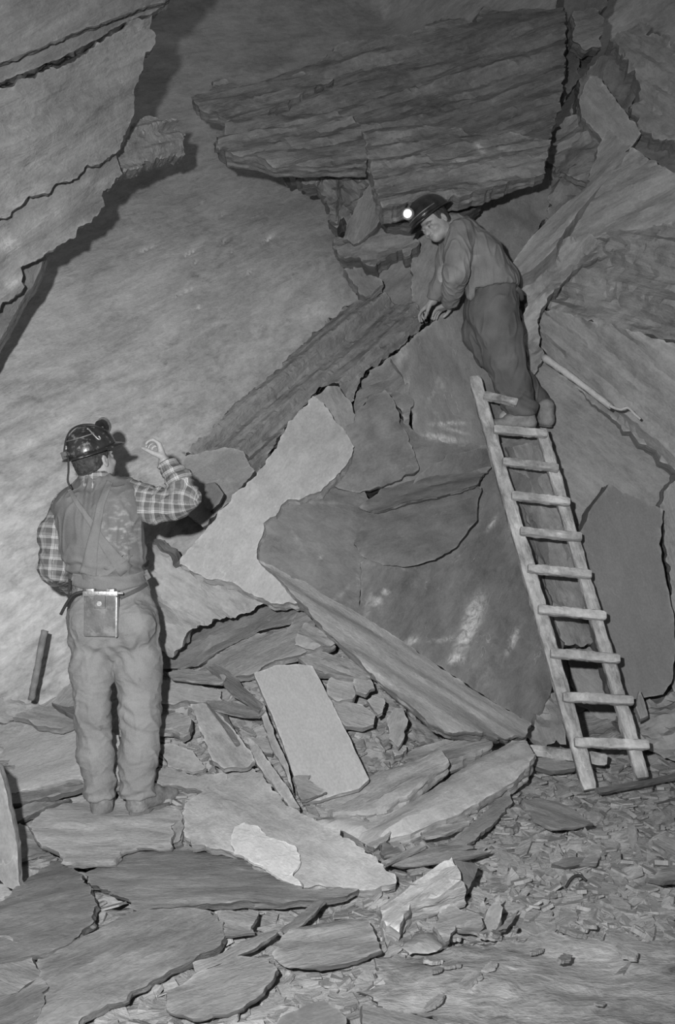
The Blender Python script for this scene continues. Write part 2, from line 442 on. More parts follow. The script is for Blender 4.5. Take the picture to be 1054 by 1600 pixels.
cl('rock_layer', [(560, 190), (600, 196), (700, 200), (800, 205), (862, 215), (852, 262), (800, 280), (752, 298), (690, 312), (640, 318), (598, 330), (588, 300), (574, 238)], CWo(-.20), t=.16, g=0.194, dirp=(5, -1.2), ext=(0, .9, -.3), jag=0.010, relief=(.03, .5, .1), steps=(.05, .6, .12, 3), res=.025, marks=[(750, 232, 10, 5, -50, .3), (790, 232, 12, 4, 5, .2), (620, 215, 20, 10, 20, .06), (700, 260, 60, 6, 15, .1)])
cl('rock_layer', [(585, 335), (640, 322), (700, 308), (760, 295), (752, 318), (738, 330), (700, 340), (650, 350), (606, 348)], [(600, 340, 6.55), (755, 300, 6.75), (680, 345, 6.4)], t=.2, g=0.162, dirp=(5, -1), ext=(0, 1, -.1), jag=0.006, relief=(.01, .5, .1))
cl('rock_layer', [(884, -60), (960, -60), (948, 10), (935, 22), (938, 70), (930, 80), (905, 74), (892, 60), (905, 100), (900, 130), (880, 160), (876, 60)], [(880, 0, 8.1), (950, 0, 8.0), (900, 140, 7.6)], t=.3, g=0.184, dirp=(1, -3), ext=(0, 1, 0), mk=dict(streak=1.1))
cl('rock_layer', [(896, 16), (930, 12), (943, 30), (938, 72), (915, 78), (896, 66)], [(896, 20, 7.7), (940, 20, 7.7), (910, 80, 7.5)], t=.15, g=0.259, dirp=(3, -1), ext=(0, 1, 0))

# right wall
RW = [(880, 300, 6.8), (1054, 250, 6.4), (1054, 700, 6.0)]
wall_right = slab('wall_right', [(840, 430), (900, 390), (960, 360), (1054, 345), (1300, 300), (1300, 620), (1054, 530), (980, 520), (900, 500), (845, 478)], [(850, 450, 6.9), (1054, 350, 6.2), (1054, 520, 6.05)], t=.5, g=0.305, dirp=(4, 1),
                  kind='structure', ext=(.2, .9, -.1), jag=.012, res=.035, relief=(.07, .7, .12), steps=(.10, .9, .16, 3), mk=dict(streak=1.3, con=1.4, white=.15, bump=1.3))
def rw(name, *a, **k):
    k.setdefault('parent', wall_right); return slab(name, *a, **k)
rw('rock_face', [(832, 478), (900, 494), (985, 515), (1060, 540), (1300, 610), (1300, 880), (1130, 790), (1054, 735), (1000, 690), (940, 640), (880, 590), (850, 555), (838, 520)], [(850, 500, 6.75), (1054, 560, 5.9), (1000, 680, 6.15)], t=.4, g=0.329, dirp=(5, 4),
   ext=(.2, .9, -.1), jag=.01, res=.035, relief=(.03, .8, .1), steps=(.03, .9, .1, 3), mk=dict(streak=1.5, bump=.8))
rw('rock_face', [(850, 556), (890, 595), (945, 640), (1054, 735), (1200, 800), (1200, 1160), (1054, 1140), (960, 1130), (900, 1100), (860, 900), (830, 700), (820, 600)], [(850, 620, 6.6), (1054, 760, 6.2), (950, 1120, 6.0)], t=.4, g=0.287, dirp=(5, 4),
   ext=(.2, .9, 0), jag=.01, res=.04, relief=(.05, .7, .3), steps=(.04, .6, .3, 3))
rw('rock_face', [(1030, 790), (1054, 740), (1200, 760), (1200, 1120), (1054, 1080), (1045, 900)], [(1035, 800, 5.9), (1150, 760, 5.6), (1054, 1080, 5.7)], t=.3, g=0.305, dirp=(1, 3), ext=(.2, .9, 0), relief=(.03, .5, .3))
rw('rock_face', [(984, 230), (1010, 245), (1054, 272), (1300, 330), (1300, 300), (1200, 330), (1054, 355), (1000, 368), (940, 372), (885, 372), (870, 352), (930, 290), (965, 258)], RW, t=.4, g=0.305, dirp=(4, -2),
   ext=(.2, .9, -.1), jag=.008, relief=(.04, .6, .15), steps=(.03, .6, .2, 3))
rw('rock_face', [(1000, 210), (1054, 230), (1300, 260), (1300, 340), (1054, 272), (1010, 246), (984, 228)], [(990, 225, 7.0), (1054, 225, 6.8), (1054, 272, 6.7)], t=.3, g=0.207, dirp=(4, 1), ext=(.2, .9, 0))
rw('rock_face', [(975, 50), (1000, 28), (1014, 42), (1008, 52), (1040, 55), (1050, 70), (1060, 62), (1300, 40), (1300, 300), (1054, 226), (1030, 220), (1000, 200), (985, 165), (1000, 140), (992, 118), (965, 70), (950, 62)], [(970, 60, 7.3), (1054, 60, 6.9), (1010, 200, 6.8)], t=.35, g=0.305, dirp=(3, 2),
   ext=(.1, .9, 0), jag=.018, relief=(.04, .5, .1), steps=(.04, .5, .1, 4), mk=dict(streak=1.3))
rw('rock_face', [(905, 120), (935, 95), (965, 72), (992, 118), (998, 140), (985, 170), (978, 190), (955, 205), (900, 170)], [(905, 130, 7.5), (990, 120, 7.3), (950, 200, 7.2)], t=.25, g=0.220, dirp=(1, -3), ext=(.1, 1, 0), relief=(.05, .3, .15), steps=(.05, .3, .15, 3))
rw('rock_face', [(905, 152), (922, 118), (935, 118), (960, 155), (1002, 208), (985, 232), (955, 238), (930, 205), (908, 182)], [(915, 120, 7.2), (1000, 210, 6.8), (955, 238, 6.9)], t=.14, g=0.317, dirp=(3, 3.4), ext=(.1, 1, -.1), jag=0.007, relief=(.01, .5, .1), mk=dict(streak=1.4))
rw('rock_face', [(858, 205), (900, 184), (930, 190), (948, 205), (935, 225), (950, 250), (930, 285), (900, 280), (865, 262), (850, 240)], [(860, 205, 7.4), (945, 205, 7.1), (900, 285, 7.0)], t=.25, g=0.256, dirp=(4, -2), ext=(.1, 1, -.1), relief=(.06, .25, .2), steps=(.03, .3, .1, 3), mk=dict(con=1.5, white=.3))
rw('rock_face', [(935, 225), (950, 202), (985, 230), (962, 262), (930, 290), (918, 280)], [(935, 225, 6.95), (985, 230, 6.8), (930, 285, 6.85)], t=.2, g=0.281, dirp=(3, -3), ext=(.1, 1, -.1))
rw('rock_face', [(735, 330), (752, 300), (800, 275), (845, 262), (860, 268), (862, 300), (856, 330), (842, 355), (815, 392), (800, 425), (780, 440), (740, 380)], [(740, 330, 7.0), (860, 270, 7.3), (795, 430, 6.75)], t=.3, g=0.262, dirp=(1, -4), ext=(.1, 1, -.1),
   jag=.008, relief=(.04, .5, .3), mk=dict(streak=.5, con=.8))
rw('rock_face', [(845, 262), (862, 258), (900, 275), (930, 285), (900, 320), (862, 360), (850, 345), (860, 320)], [(850, 265, 7.3), (930, 285, 7.1), (862, 355, 7.0)], t=.25, g=0.244, dirp=(2, -3), ext=(.1, 1, -.1), relief=(.06, .2, .2), steps=(.05, .3, .1, 4), mk=dict(white=.4))
rw('rock_beam', [(796, 418), (812, 395), (838, 362), (870, 330), (905, 300), (940, 262), (975, 238), (984, 236), (968, 262), (938, 292), (900, 335), (880, 360), (868, 385), (850, 405), (828, 424), (812, 432)], [(796, 418, 6.55), (980, 236, 6.75), (870, 385, 6.45)], t=.35, g=0.348, dirp=(4, -4),
   ext=(.2, .9, -.3), jag=.004, relief=(.015, .8, .05), mk=dict(streak=1.2, bump=.6))
rw('rock_face', [(806, 430), (850, 405), (870, 380), (885, 372), (940, 372), (1000, 368), (960, 395), (900, 420), (860, 460), (838, 500), (850, 560), (830, 590), (815, 520), (820, 470)], [(812, 432, 6.62), (940, 380, 6.6), (835, 560, 6.5)], t=.3, g=0.293, dirp=(3, -3), ext=(.1, 1, -.1),
   jag=.012, relief=(.06, .3, .1), steps=(.07, .4, .1, 4), mk=dict(white=.5, con=1.5, streak=1.3))

# rock between the middle overhang and the broken blocks (part of the back wall)
def bw(name, *a, **k):
    k.setdefault('parent', wall_back); return slab(name, *a, **k)
bw('rock_face', [(430, 258), (500, 250), (572, 256), (592, 285), (570, 312), (545, 345), (518, 350), (505, 320), (492, 295), (470, 280), (445, 272)], [(430, 260, 7.1), (590, 285, 6.7), (520, 345, 6.8)], t=.3, g=.19, dirp=(3, 2), ext=(.1, 1, 0), jag=.03, res=.025,
   relief=(.07, .15, .1), steps=(.09, .15, .12, 4), mk=dict(con=1.7, white=.9, bump=1.5))
bw('rock_face', [(545, 345), (562, 312), (582, 278), (592, 300), (600, 335), (582, 360), (560, 380), (535, 375)], [(545, 345, 6.7), (592, 285, 6.6), (560, 380, 6.6)], t=.25, g=.24, dirp=(1, -3), ext=(.1, 1, 0), jag=.01, mk=dict(white=.3))
bw('rock_face', [(520, 372), (560, 372), (590, 358), (610, 348), (652, 350), (650, 382), (640, 398), (625, 392), (598, 404), (585, 418), (560, 405), (540, 408), (525, 392)], [(530, 380, 6.75), (650, 350, 6.6), (600, 410, 6.6)], t=.22, g=.215, dirp=(4, -1), ext=(.1, 1, -.1), jag=.016, res=.025,
   relief=(.04, .25, .15), steps=(.04, .25, .1, 4), mk=dict(con=1.3, white=.25))
bw('rock_face', [(655, 345), (690, 345), (720, 400), (720, 480), (690, 500), (650, 490), (640, 470), (645, 430), (640, 400)], [(650, 350, 6.75), (720, 400, 6.75), (650, 490, 6.7)], t=.22, g=.235, dirp=(1, -2), ext=(.1, 1, 0), jag=.012, relief=(.03, .4, .3))
bw('rock_face', [(548, 408), (600, 405), (645, 405), (650, 450), (650, 480), (620, 510), (585, 500), (560, 470), (566, 450), (552, 430)], [(550, 410, 6.9), (650, 405, 6.8), (590, 505, 6.75)], t=.2, g=.22, dirp=(2, -2), ext=(.1, 1, 0), jag=.012, relief=(.04, .4, .2), steps=(.03, .3, .2, 3))
bw('rock_ledge', [(536, 420), (560, 425), (596, 438), (598, 445), (570, 462), (560, 455)], [(536, 420, 6.75), (598, 440, 6.6), (560, 460, 6.7)], t=.08, g=.2, dirp=(3, 2), ext=(0, .8, -.5), jag=.01)
# ------------------------------------------------------------ fallen and leaning rock
def rock(label, outline, ctrl, t, g, dirp=(1, 0), name='slate_slab', cat='slate slab', **k):
    return slab(name, outline, ctrl, t=t, g=g, dirp=dirp, label=label, cat=cat, **k)
BK = dict(name='slate_block', cat='rock block')
B = (.05, .95, -.15)
smooth_dark = dict(con=1.1, streak=.35, bump=.35, scr=.5, white=.12)

rock('long ridge of coarse splintered slate running diagonally up to the hands of the upper man', [(285, 716), (322, 684), (350, 650), (398, 608), (440, 570), (450, 556), (500, 508), (522, 488), (548, 468), (570, 470), (600, 462), (650, 480), (668, 498), (640, 530), (610, 556), (580, 575), (560, 600), (545, 640), (530, 605), (500, 602), (470, 640),
     (430, 690), (398, 742), (384, 712), (350, 702), (310, 708)], [(285, 716, 5.75), (560, 470, 6.6), (540, 630, 6.15)], .4, .235, (4, -3.6), ext=(.05, .95, .1), jag=.010, res=.017,
     relief=(.03, 1.2, .12), steps=(.11, 2.2, .10, 5), mk=dict(streak=1.8, con=1.4, bump=1.5), side=.02, **BK)
rock('smooth rounded grey rock right behind the elbow of the man in the checked shirt', [(284, 716), (312, 708), (340, 703), (380, 705), (398, 735), (372, 765), (345, 800), (315, 825), (290, 800), (285, 760)], [(284, 716, 5.65), (398, 735, 5.75), (315, 820, 5.45)], .3, .285, (3, -2),
     ext=B, jag=.008, relief=(.03, .4, .2), mk=dict(con=.9, streak=.7), **BK)
rock('small dark square facet behind the raised elbow', [(318, 756), (334, 752), (349, 772), (342, 788), (328, 800), (320, 788)], [(318, 756, 5.45), (349, 772, 5.45), (328, 800, 5.4)], .1, .15, (1, -2), ext=B, jag=.003, name='slate_block', cat='rock block')
rock('striped upright slab leaning just above the tall pale leaning slab', [(480, 628), (512, 605), (528, 603), (548, 628), (556, 660), (545, 690), (510, 700), (495, 660)], [(480, 628, 6.0), (556, 650, 5.95), (510, 700, 5.85)], .15, .27, (1, 2.6), ext=B, jag=.006, relief=(.015, .4, .06), steps=(.02, .5, .08, 3), mk=dict(streak=1.3))
rock('tall pale smooth slab leaning against the broken dark block in the centre', [(279, 884), (296, 856), (318, 832), (345, 800), (372, 765), (395, 746), (432, 700), (452, 660), (490, 618), (506, 628), (522, 648), (545, 685), (552, 700), (530, 742), (500, 768), (450, 782), (420, 812), (404, 850), (401, 873), (440, 902), (470, 942), (425, 938), (390, 925), (350, 906), (322, 904), (300, 892)],
     [(279, 884, 5.1), (506, 620, 5.85), (450, 905, 5.25)], .16, .41, (2, -3), ext=(.05, .9, -.35), jag=.008, res=.025, relief=(.03, .6, .4), steps=(.02, .5, .4, 3), mk=dict(con=.7, streak=.3, bump=.6, scr=.25))
rock('dark broken facet low in the centre with curved fracture rings', [(401, 852), (415, 815), (448, 780), (500, 762), (560, 764), (590, 800), (600, 850), (566, 885), (562, 960), (520, 945), (470, 915), (401, 873)], [(401, 860, 5.35), (570, 780, 5.75), (560, 960, 5.4)], .3, .19, (3, 1),
     ext=B, jag=.006, res=.018, relief=(.035, .45, .4), mk=smooth_dark, marks=[(500, 786, 60, 3, -2, .08), (465, 845, 26, 3, -60, .09), (500, 870, 5, 3, 0, .2), (525, 935, 50, 3, 40, .09), (430, 860, 14, 22, 0, -.04), (560, 900, 40, 4, 85, .07)], **BK)
rock('grey fractured block above the curved-ring facet and below the splintered ridge', [(516, 700), (548, 660), (575, 622), (600, 610), (622, 640), (640, 690), (652, 735), (610, 752), (565, 768), (530, 760), (505, 745)], [(516, 700, 5.75), (610, 620, 6.0), (600, 755, 5.75)], .3, .195, (3, -2),
     ext=B, jag=.01, relief=(.05, .35, .3), mk=smooth_dark, **BK)
rock('blocky grey rock just left of the tall upright face the upper man leans on', [(545, 655), (560, 610), (580, 580), (600, 562), (616, 556), (632, 580), (645, 620), (642, 672), (612, 620), (580, 622)], [(545, 650, 6.1), (616, 556, 6.25), (642, 672, 6.0)], .3, .215, (3, -2),
     ext=B, jag=.012, relief=(.04, .25, .2), steps=(.03, .25, .2, 3), mk=dict(white=.35, bump=.8), **BK)
rock('tall upright grey face whose sloping top edge the man on the ladder leans on', [(609, 560), (640, 532), (660, 514), (692, 490), (722, 473), (760, 470), (800, 520), (840, 600), (852, 690), (810, 720), (760, 700), (720, 712), (690, 700), (650, 690), (642, 630), (628, 590)],
     [(609, 560, 6.15), (770, 480, 6.6), (720, 710, 6.22)], .45, .245, (1, 3.5), ext=B, jag=.005, res=.018, relief=(.03, .6, .5), mk=dict(con=1.0, streak=.4, bump=.4, scr=.7), marks=[(690, 685, 30, 6, -8, .32), (700, 662, 26, 3, 2, .28), (708, 672, 24, 2.5, -15, .24), (625, 560, 22, 8, 60, .14), (635, 600, 40, 5, 75, .10), (676, 612, 26, 3, 68, .13), (690, 600, 10, 3, -65, .13), (645, 660, 26, 4, 85, .1), (655, 520, 60, 4, 38, .12)], **BK)
rock('large dark smooth face with pale scuffs behind the left rail of the ladder', [(560, 960), (562, 880), (600, 860), (650, 745), (700, 710), (760, 700), (810, 718), (852, 688), (880, 760), (905, 900), (880, 1020), (850, 1112), (829, 1133), (760, 1092), (700, 1052), (630, 1005)],
     [(560, 960, 5.42), (860, 720, 6.3), (829, 1133, 5.6)], .5, .18, (2, -3), ext=B, jag=.006, res=.018, relief=(.05, .7, .5), steps=(.025, .6, .5, 2), mk=dict(con=1.2, streak=.4, bump=.4, scr=.9), marks=[(738, 965, 42, 13, 70, .30), (725, 1000, 30, 12, 60, .16), (712, 1030, 14, 8, 10, .35), (800, 1003, 22, 6, 65, .34), (768, 818, 16, 4, 60, .30), (640, 1003, 14, 6, 20, .30), (602, 925, 5, 5, 0, .35), (590, 940, 8, 5, 40, .35), (665, 832, 9, 4, 60, .2), (575, 945, 26, 6, 80, .12), (755, 1050, 50, 30, 70, .05), (600, 885, 70, 2.5, -8, .07), (690, 1000, 20, 3, 5, .2)], **BK)
rock('dark grey rock shelf under the tall upright face, left of the upper ladder', [(610, 640), (650, 680), (690, 690), (760, 695), (840, 680), (850, 730), (790, 760), (700, 770), (640, 780), (600, 760)], [(620, 650, 6.05), (840, 690, 6.35), (650, 780, 5.85)], .2, .2, (3, -1),
     ext=B, jag=.008, relief=(.04, .5, .3), mk=smooth_dark, **BK)
rock('scalloped dark hollow with a curved lower rim in the middle of the centre block', [(552, 850), (575, 800), (612, 774), (660, 772), (720, 745), (752, 760), (745, 810), (715, 852), (680, 874), (640, 883), (600, 878), (568, 868)], [(552, 850, 5.52), (752, 760, 5.86), (640, 883, 5.52)], .05, .165, (3, -1),
     ext=B, jag=.004, relief=(.04, .5, .3), round_=.02, mk=smooth_dark, **BK)
rock('wedge-shaped grey rock lip between the fractured block and the scalloped hollow', [(560, 792), (600, 765), (660, 748), (735, 736), (768, 728), (738, 762), (700, 772), (640, 785), (590, 800)], [(560, 792, 5.64), (790, 715, 6.1), (640, 785, 5.64)], .08, .20, (4, -1),
     ext=B, jag=.005, relief=(.02, .4, .1), mk=smooth_dark, **BK)
WS = dict(con=1.2, streak=1.5, white=1.6, bump=.7, scr=1.0, su=.6)
rock('rough grey rock seen between the ladder rails', [(790, 700), (850, 690), (868, 740), (905, 850), (935, 950), (925, 1010), (880, 1010), (850, 900), (815, 790)], [(790, 700, 6.2), (905, 850, 6.1), (880, 1010, 5.85)], .3, .235, (1, 2.5), ext=B,
     jag=.012, relief=(.04, .3, .15), steps=(.05, .3, .15, 3), mk=dict(con=1.4, white=.4, scr=.7), **BK)
rock('upright smooth dark slab with a pointed top to the right of the ladder', [(905, 838), (925, 790), (951, 757), (1000, 780), (1036, 796), (1030, 850), (1042, 920), (1052, 960), (1054, 1010), (1050, 1060), (1035, 1085), (1000, 1090), (960, 1100), (930, 1000)], [(905, 838, 5.95), (1036, 796, 5.75), (1000, 1090, 5.6)], .2, .185, (1, 3), ext=(.05, .98, -.1),
     jag=.005, res=.04, relief=(.012, .6, .5), mk=dict(con=.45, streak=.3, bump=.3, scr=.5))
rock('long pale slanting beam of slate along the bottom edge of the dark block', [(402, 873), (440, 892), (500, 925), (562, 960), (630, 1004), (700, 1051), (760, 1091), (830, 1132), (820, 1150), (770, 1150), (700, 1142), (668, 1128), (640, 1100), (600, 1070), (560, 1030), (520, 995), (490, 965), (470, 942), (430, 900)],
     [(402, 873, 5.2), (830, 1132, 5.22), (520, 995, 4.98)], .22, .33, (4, 2.5), ext=(.1, .85, -.35), jag=.007, res=.02, relief=(.025, 1.0, .16), steps=(.012, 1.2, .15, 3), mk=dict(streak=.7, con=.8, white=.15, bump=.8), marks=[(540, 985, 70, 5, -32, .12), (600, 1062, 50, 4, -38, .14), (660, 1095, 60, 4, -32, .1), (500, 935, 40, 5, -25, .08)], **BK)
rock('pale overhanging rock with a ragged lower lip right of the hips of the lower man', [(228, 850), (262, 870), (285, 885), (325, 905), (355, 910), (395, 928), (425, 938), (400, 950), (372, 962), (340, 966), (318, 975), (300, 985), (285, 1002), (266, 1024), (250, 1010), (236, 960), (225, 900)],
     [(228, 860, 5.15), (420, 938, 5.3), (266, 1024, 5.0)], .22, .32, (3, 2), ext=(.05, .95, .1), jag=.016, res=.02, relief=(.035, .3, .12), steps=(.04, .3, .12, 3), mk=dict(con=1.1, bump=1.1), **BK)
rock('dark recessed slab under the ragged overhanging rock, right of the trouser leg', [(235, 1030), (262, 1020), (290, 985), (345, 955), (425, 925), (475, 940), (452, 975), (400, 988), (355, 1010), (310, 1042), (262, 1046), (235, 1046)], [(262, 1040, 5.2), (460, 945, 5.5), (350, 1010, 5.28)], .1, .21, (4, -2), ext=B,
     jag=.006, relief=(.02, .4, .1), mk=dict(streak=1.1, white=.4, scr=.7))

# rubble heap in the middle
S_ = (0, .25, -.97)
def sh(label, outline, ctrl='g', t=.04, g=.31, dirp=(3, 1), **k):
    k.setdefault('jag', .006); k.setdefault('res', .022); k.setdefault('relief', (.01, .3, .08)); k.setdefault('name', 'slate_shard'); k.setdefault('cat', 'slate shard')
    return rock(label, outline, ctrl, t, g, dirp, **k)
sh('grey slab lying over the top of the heap under the slanting beam', [(300, 1055), (350, 1015), (400, 990), (448, 985), (470, 945), (488, 970), (500, 1000), (478, 1020), (430, 1032), (395, 1052), (350, 1060)], [(300, 1055, 5.15), (480, 960, 5.42), (430, 1032, 5.12)], .06, .31, (4, -2))
sh('rough lump of slate wedged below the ragged beam end', [(466, 985), (478, 972), (500, 985), (520, 992), (522, 1003), (505, 1012), (478, 1012), (460, 1006)], [(466, 990, 5.2), (520, 995, 5.2), (480, 1012, 5.12)], .08, .30, steps=(.02, .1, .05, 3))
sh('long splintered shard pointing right just above the smooth rectangular slab', [(466, 1027), (500, 1018), (540, 1028), (575, 1040), (580, 1056), (548, 1058), (520, 1052), (495, 1048)], [(466, 1027, 5.1), (578, 1045, 5.1), (520, 1053, 5.03)], .06, .27, steps=(.02, .2, .04, 3), mk=dict(streak=1.5))
sh('pale chunk at the right shoulder of the smooth rectangular slab', [(508, 1068), (520, 1056), (545, 1060), (560, 1072), (550, 1092), (530, 1096), (512, 1085)], [(508, 1068, 5.02), (560, 1072, 5.05), (530, 1096, 4.95)], .05, .33)
sh('flat pale five-sided shard sticking out right of the smooth rectangular slab', [(505, 1090), (525, 1096), (565, 1100), (586, 1118), (584, 1132), (566, 1137), (540, 1134), (520, 1115)], [(505, 1090, 4.97), (586, 1118, 4.95), (540, 1134, 4.85)], .035, .34, jag=.003)
sh('small blade propped under the slanting beam, upper of two', [(555, 1058), (580, 1064), (586, 1075), (570, 1085), (555, 1080)], [(555, 1058, 5.05), (586, 1075, 5.05), (560, 1084, 4.98)], .03, .33)
sh('thin oval shard standing on edge under the slanting beam', [(606, 1140), (604, 1122), (618, 1106), (628, 1105), (636, 1125), (632, 1150), (622, 1168), (610, 1158)], [(606, 1140, 4.95), (632, 1125, 5.0), (622, 1168, 4.86)], .03, .33, (1, -3), mk=dict(streak=1.4))
sh('small pale lump at the foot of the thin oval shard', [(612, 1172), (622, 1162), (634, 1166), (630, 1178), (616, 1182)], 'g', .06, .40)
sh('upright splinter between the five-sided shard and the oval shard', [(572, 1095), (582, 1088), (600, 1096), (598, 1112), (590, 1118)], [(572, 1095, 5.0), (600, 1096, 5.0), (590, 1118, 4.93)], .03, .3)
sh('smooth rectangular pale slab lying tilted on the heap', [(397, 1052), (430, 1040), (462, 1038), (488, 1041), (515, 1092), (545, 1150), (576, 1217), (560, 1232), (530, 1240), (500, 1250), (472, 1252), (452, 1190), (430, 1130), (412, 1090)], [(397, 1052, 4.98), (488, 1041, 5.03), (470, 1250, 4.52)], .035, .385, (1, 2.4),
   jag=.002, res=.02, relief=(.006, .5, .5), mk=dict(con=.35, streak=.2, bump=.35, scr=.1), name='slate_slab', cat='slate slab')
sh('dark flaked corner piece lying on the bottom end of the rectangular slab', [(458, 1215), (478, 1196), (492, 1200), (480, 1218), (510, 1236), (478, 1250), (470, 1250)], [(458, 1215, 4.60), (510, 1236, 4.50), (470, 1250, 4.46)], .03, .30, jag=.004)
sh('narrow pale blade along the lower left of the rectangular slab', [(386, 1152), (396, 1158), (420, 1190), (450, 1230), (468, 1262), (452, 1262), (425, 1225), (398, 1190)], [(386, 1152, 4.80), (468, 1262, 4.38), (398, 1190, 4.68)], .03, .35, (2, 3), jag=.003)
sh('long thin shard just left of the rectangular slab', [(402, 1092), (412, 1100), (430, 1150), (450, 1195), (458, 1240), (446, 1205), (425, 1170), (408, 1120)], [(402, 1092, 4.93), (458, 1240, 4.48), (408, 1120, 4.84)], .03, .27, (1, 2.5), jag=.003)
sh('curled dark-edged shard at the upper left of the rectangular slab', [(322, 1040), (335, 1036), (352, 1044), (372, 1062), (392, 1086), (412, 1102), (404, 1112), (385, 1096), (360, 1082), (345, 1062)], [(322, 1040, 5.02), (412, 1102, 4.9), (345, 1065, 4.92)], .03, .25, (3, 2), jag=.003)
sh('flat blade pointing left at the top of the heap', [(262, 1052), (290, 1046), (340, 1050), (354, 1058), (348, 1068), (310, 1064), (270, 1060)], [(262, 1055, 5.0), (354, 1058, 4.98), (300, 1064, 4.93)], .025, .33, (4, 0), jag=.003)
sh('broad grey shard below the flat blade on the left of the heap', [(240, 1060), (300, 1066), (345, 1080), (348, 1095), (300, 1096), (240, 1100)], 'g', .05, .31, (4, 1))
sh('dark wedge shard crossing the left of the heap', [(322, 1094), (350, 1096), (390, 1104), (414, 1110), (405, 1118), (372, 1116), (330, 1106)], [(322, 1094, 4.93), (414, 1110, 4.85), (372, 1118, 4.8)], .03, .24, (4, 1), jag=.004)
sh('broad pale slab in the middle left of the heap', [(298, 1100), (325, 1100), (345, 1118), (370, 1150), (402, 1190), (388, 1198), (350, 1200), (330, 1190), (318, 1150)], [(298, 1100, 4.9), (402, 1190, 4.62), (340, 1195, 4.6)], .04, .33, (3, 4), mk=dict(con=1.2))
sh('small block with a dark right side on the left of the heap', [(240, 1120), (275, 1112), (298, 1122), (296, 1142), (285, 1148), (270, 1138), (240, 1140)], [(240, 1120, 4.92), (298, 1122, 4.88), (270, 1140, 4.82)], .08, .31, (4, -1))
sh('tapering shard pointing down right, left of the pale heap slab', [(322, 1098), (338, 1102), (352, 1112), (366, 1142), (374, 1160), (366, 1160), (350, 1135)], [(322, 1098, 4.87), (374, 1160, 4.68), (350, 1135, 4.73)], .03, .35, (2, 3), jag=.003)
sh('leaf-shaped shard lying right of the trouser leg', [(248, 1165), (270, 1162), (300, 1175), (320, 1200), (300, 1206), (262, 1196)], 'g', .04, .32, (3, 1))
sh('wide low slab by the lower trouser leg', [(236, 1205), (262, 1198), (310, 1214), (355, 1205), (352, 1222), (320, 1236), (275, 1228), (245, 1226)], 'g', .05, .31, (4, 1))
sh('dark flat chip above the wide low slab', [(380, 1160), (410, 1150), (432, 1165), (425, 1178), (395, 1172)], 'g', .04, .29)
sh('chunky shard beside the narrow pale blade', [(340, 1205), (384, 1196), (392, 1212), (360, 1226), (345, 1222)], 'g', .05, .28)

rock('broad pale slab in front of the heap with a whitish broken patch', [(283, 1285), (288, 1255), (330, 1225), (386, 1195), (412, 1212), (440, 1248), (480, 1272), (530, 1302), (600, 1352), (618, 1380), (580, 1388), (520, 1384), (470, 1386), (440, 1372), (400, 1350), (372, 1332), (330, 1322), (300, 1318)],
     [(386, 1195, 4.72), (285, 1280, 4.36), (612, 1380, 3.74)], .08, .46, (3, 2), jag=.01, res=.022, relief=(.02, .5, .3), steps=(.02, .4, .25, 3), mk=dict(con=.9, streak=.5, scr=.3))
rock('whitish broken flake lying on the broad pale slab in front of the heap', [(360, 1312), (366, 1292), (382, 1285), (400, 1292), (428, 1308), (462, 1322), (468, 1345), (460, 1362), (470, 1384), (442, 1376), (415, 1356), (385, 1342), (366, 1332)],
     [(386, 1195, 4.675), (285, 1280, 4.315), (612, 1380, 3.70)], .03, .62, (3, 2), jag=.006, res=.02, relief=(.008, .3, .2), mk=dict(con=.5, streak=.3, scr=.1))
rock('long low plank of slate lying across the foreground below the broad pale slab', [(134, 1366), (158, 1350), (192, 1332), (280, 1328), (372, 1330), (405, 1352), (440, 1374), (475, 1388), (560, 1388), (540, 1398), (500, 1408), (420, 1411), (300, 1413), (215, 1418), (200, 1402), (160, 1388), (140, 1380)],
     'g', .06, .27, (5, .1), lift=.03, jag=.008, relief=(.012, .6, .2), steps=(.01, .9, .1, 3), mk=dict(streak=.8, con=1.2), marks=[(365, 1355, 8, 22, 85, .08), (300, 1408, 90, 4, 0, .12), (200, 1350, 50, 10, 0, .06), (180, 1365, 30, 5, 0, .1)])
rock('pale rock with a ragged front that the man in the checked shirt stands on', [(43, 1294), (62, 1272), (100, 1254), (150, 1246), (215, 1250), (268, 1262), (284, 1274), (268, 1290), (270, 1312), (262, 1322), (215, 1320), (190, 1330), (176, 1346), (140, 1348), (105, 1346), (88, 1330), (60, 1316)],
     [(60, 1275, 4.54), (270, 1265, 4.61), (150, 1346, 4.12)], .06, .43, (5, 0), jag=.008, res=.02, relief=(.01, .5, .2), steps=(.012, .7, .15, 3), mk=dict(streak=.5, white=.2), marks=[(230, 1285, 40, 8, 0, .06), (130, 1290, 70, 10, -5, .05), (110, 1255, 30, 6, 0, -.05)])
sh('crumbled lump at the right end of the rock the man stands on', [(262, 1278), (280, 1272), (286, 1290), (282, 1312), (268, 1318), (262, 1300)], 'g', .09, .33, (1, 2))
rock('dark smooth slab at the left edge of the foreground', [(-40, 1440), (0, 1408), (45, 1372), (82, 1344), (108, 1348), (130, 1372), (148, 1400), (144, 1440), (110, 1470), (60, 1490), (0, 1500), (-40, 1500)], 'g', .06, .25, (3, -1), lift=.03, jag=.006, mk=dict(con=1.1, streak=.5, scr=1.0), marks=[(75, 1410, 50, 3, 30, .1), (40, 1440, 40, 3, -20, .1), (100, 1440, 30, 3, 70, .1)])
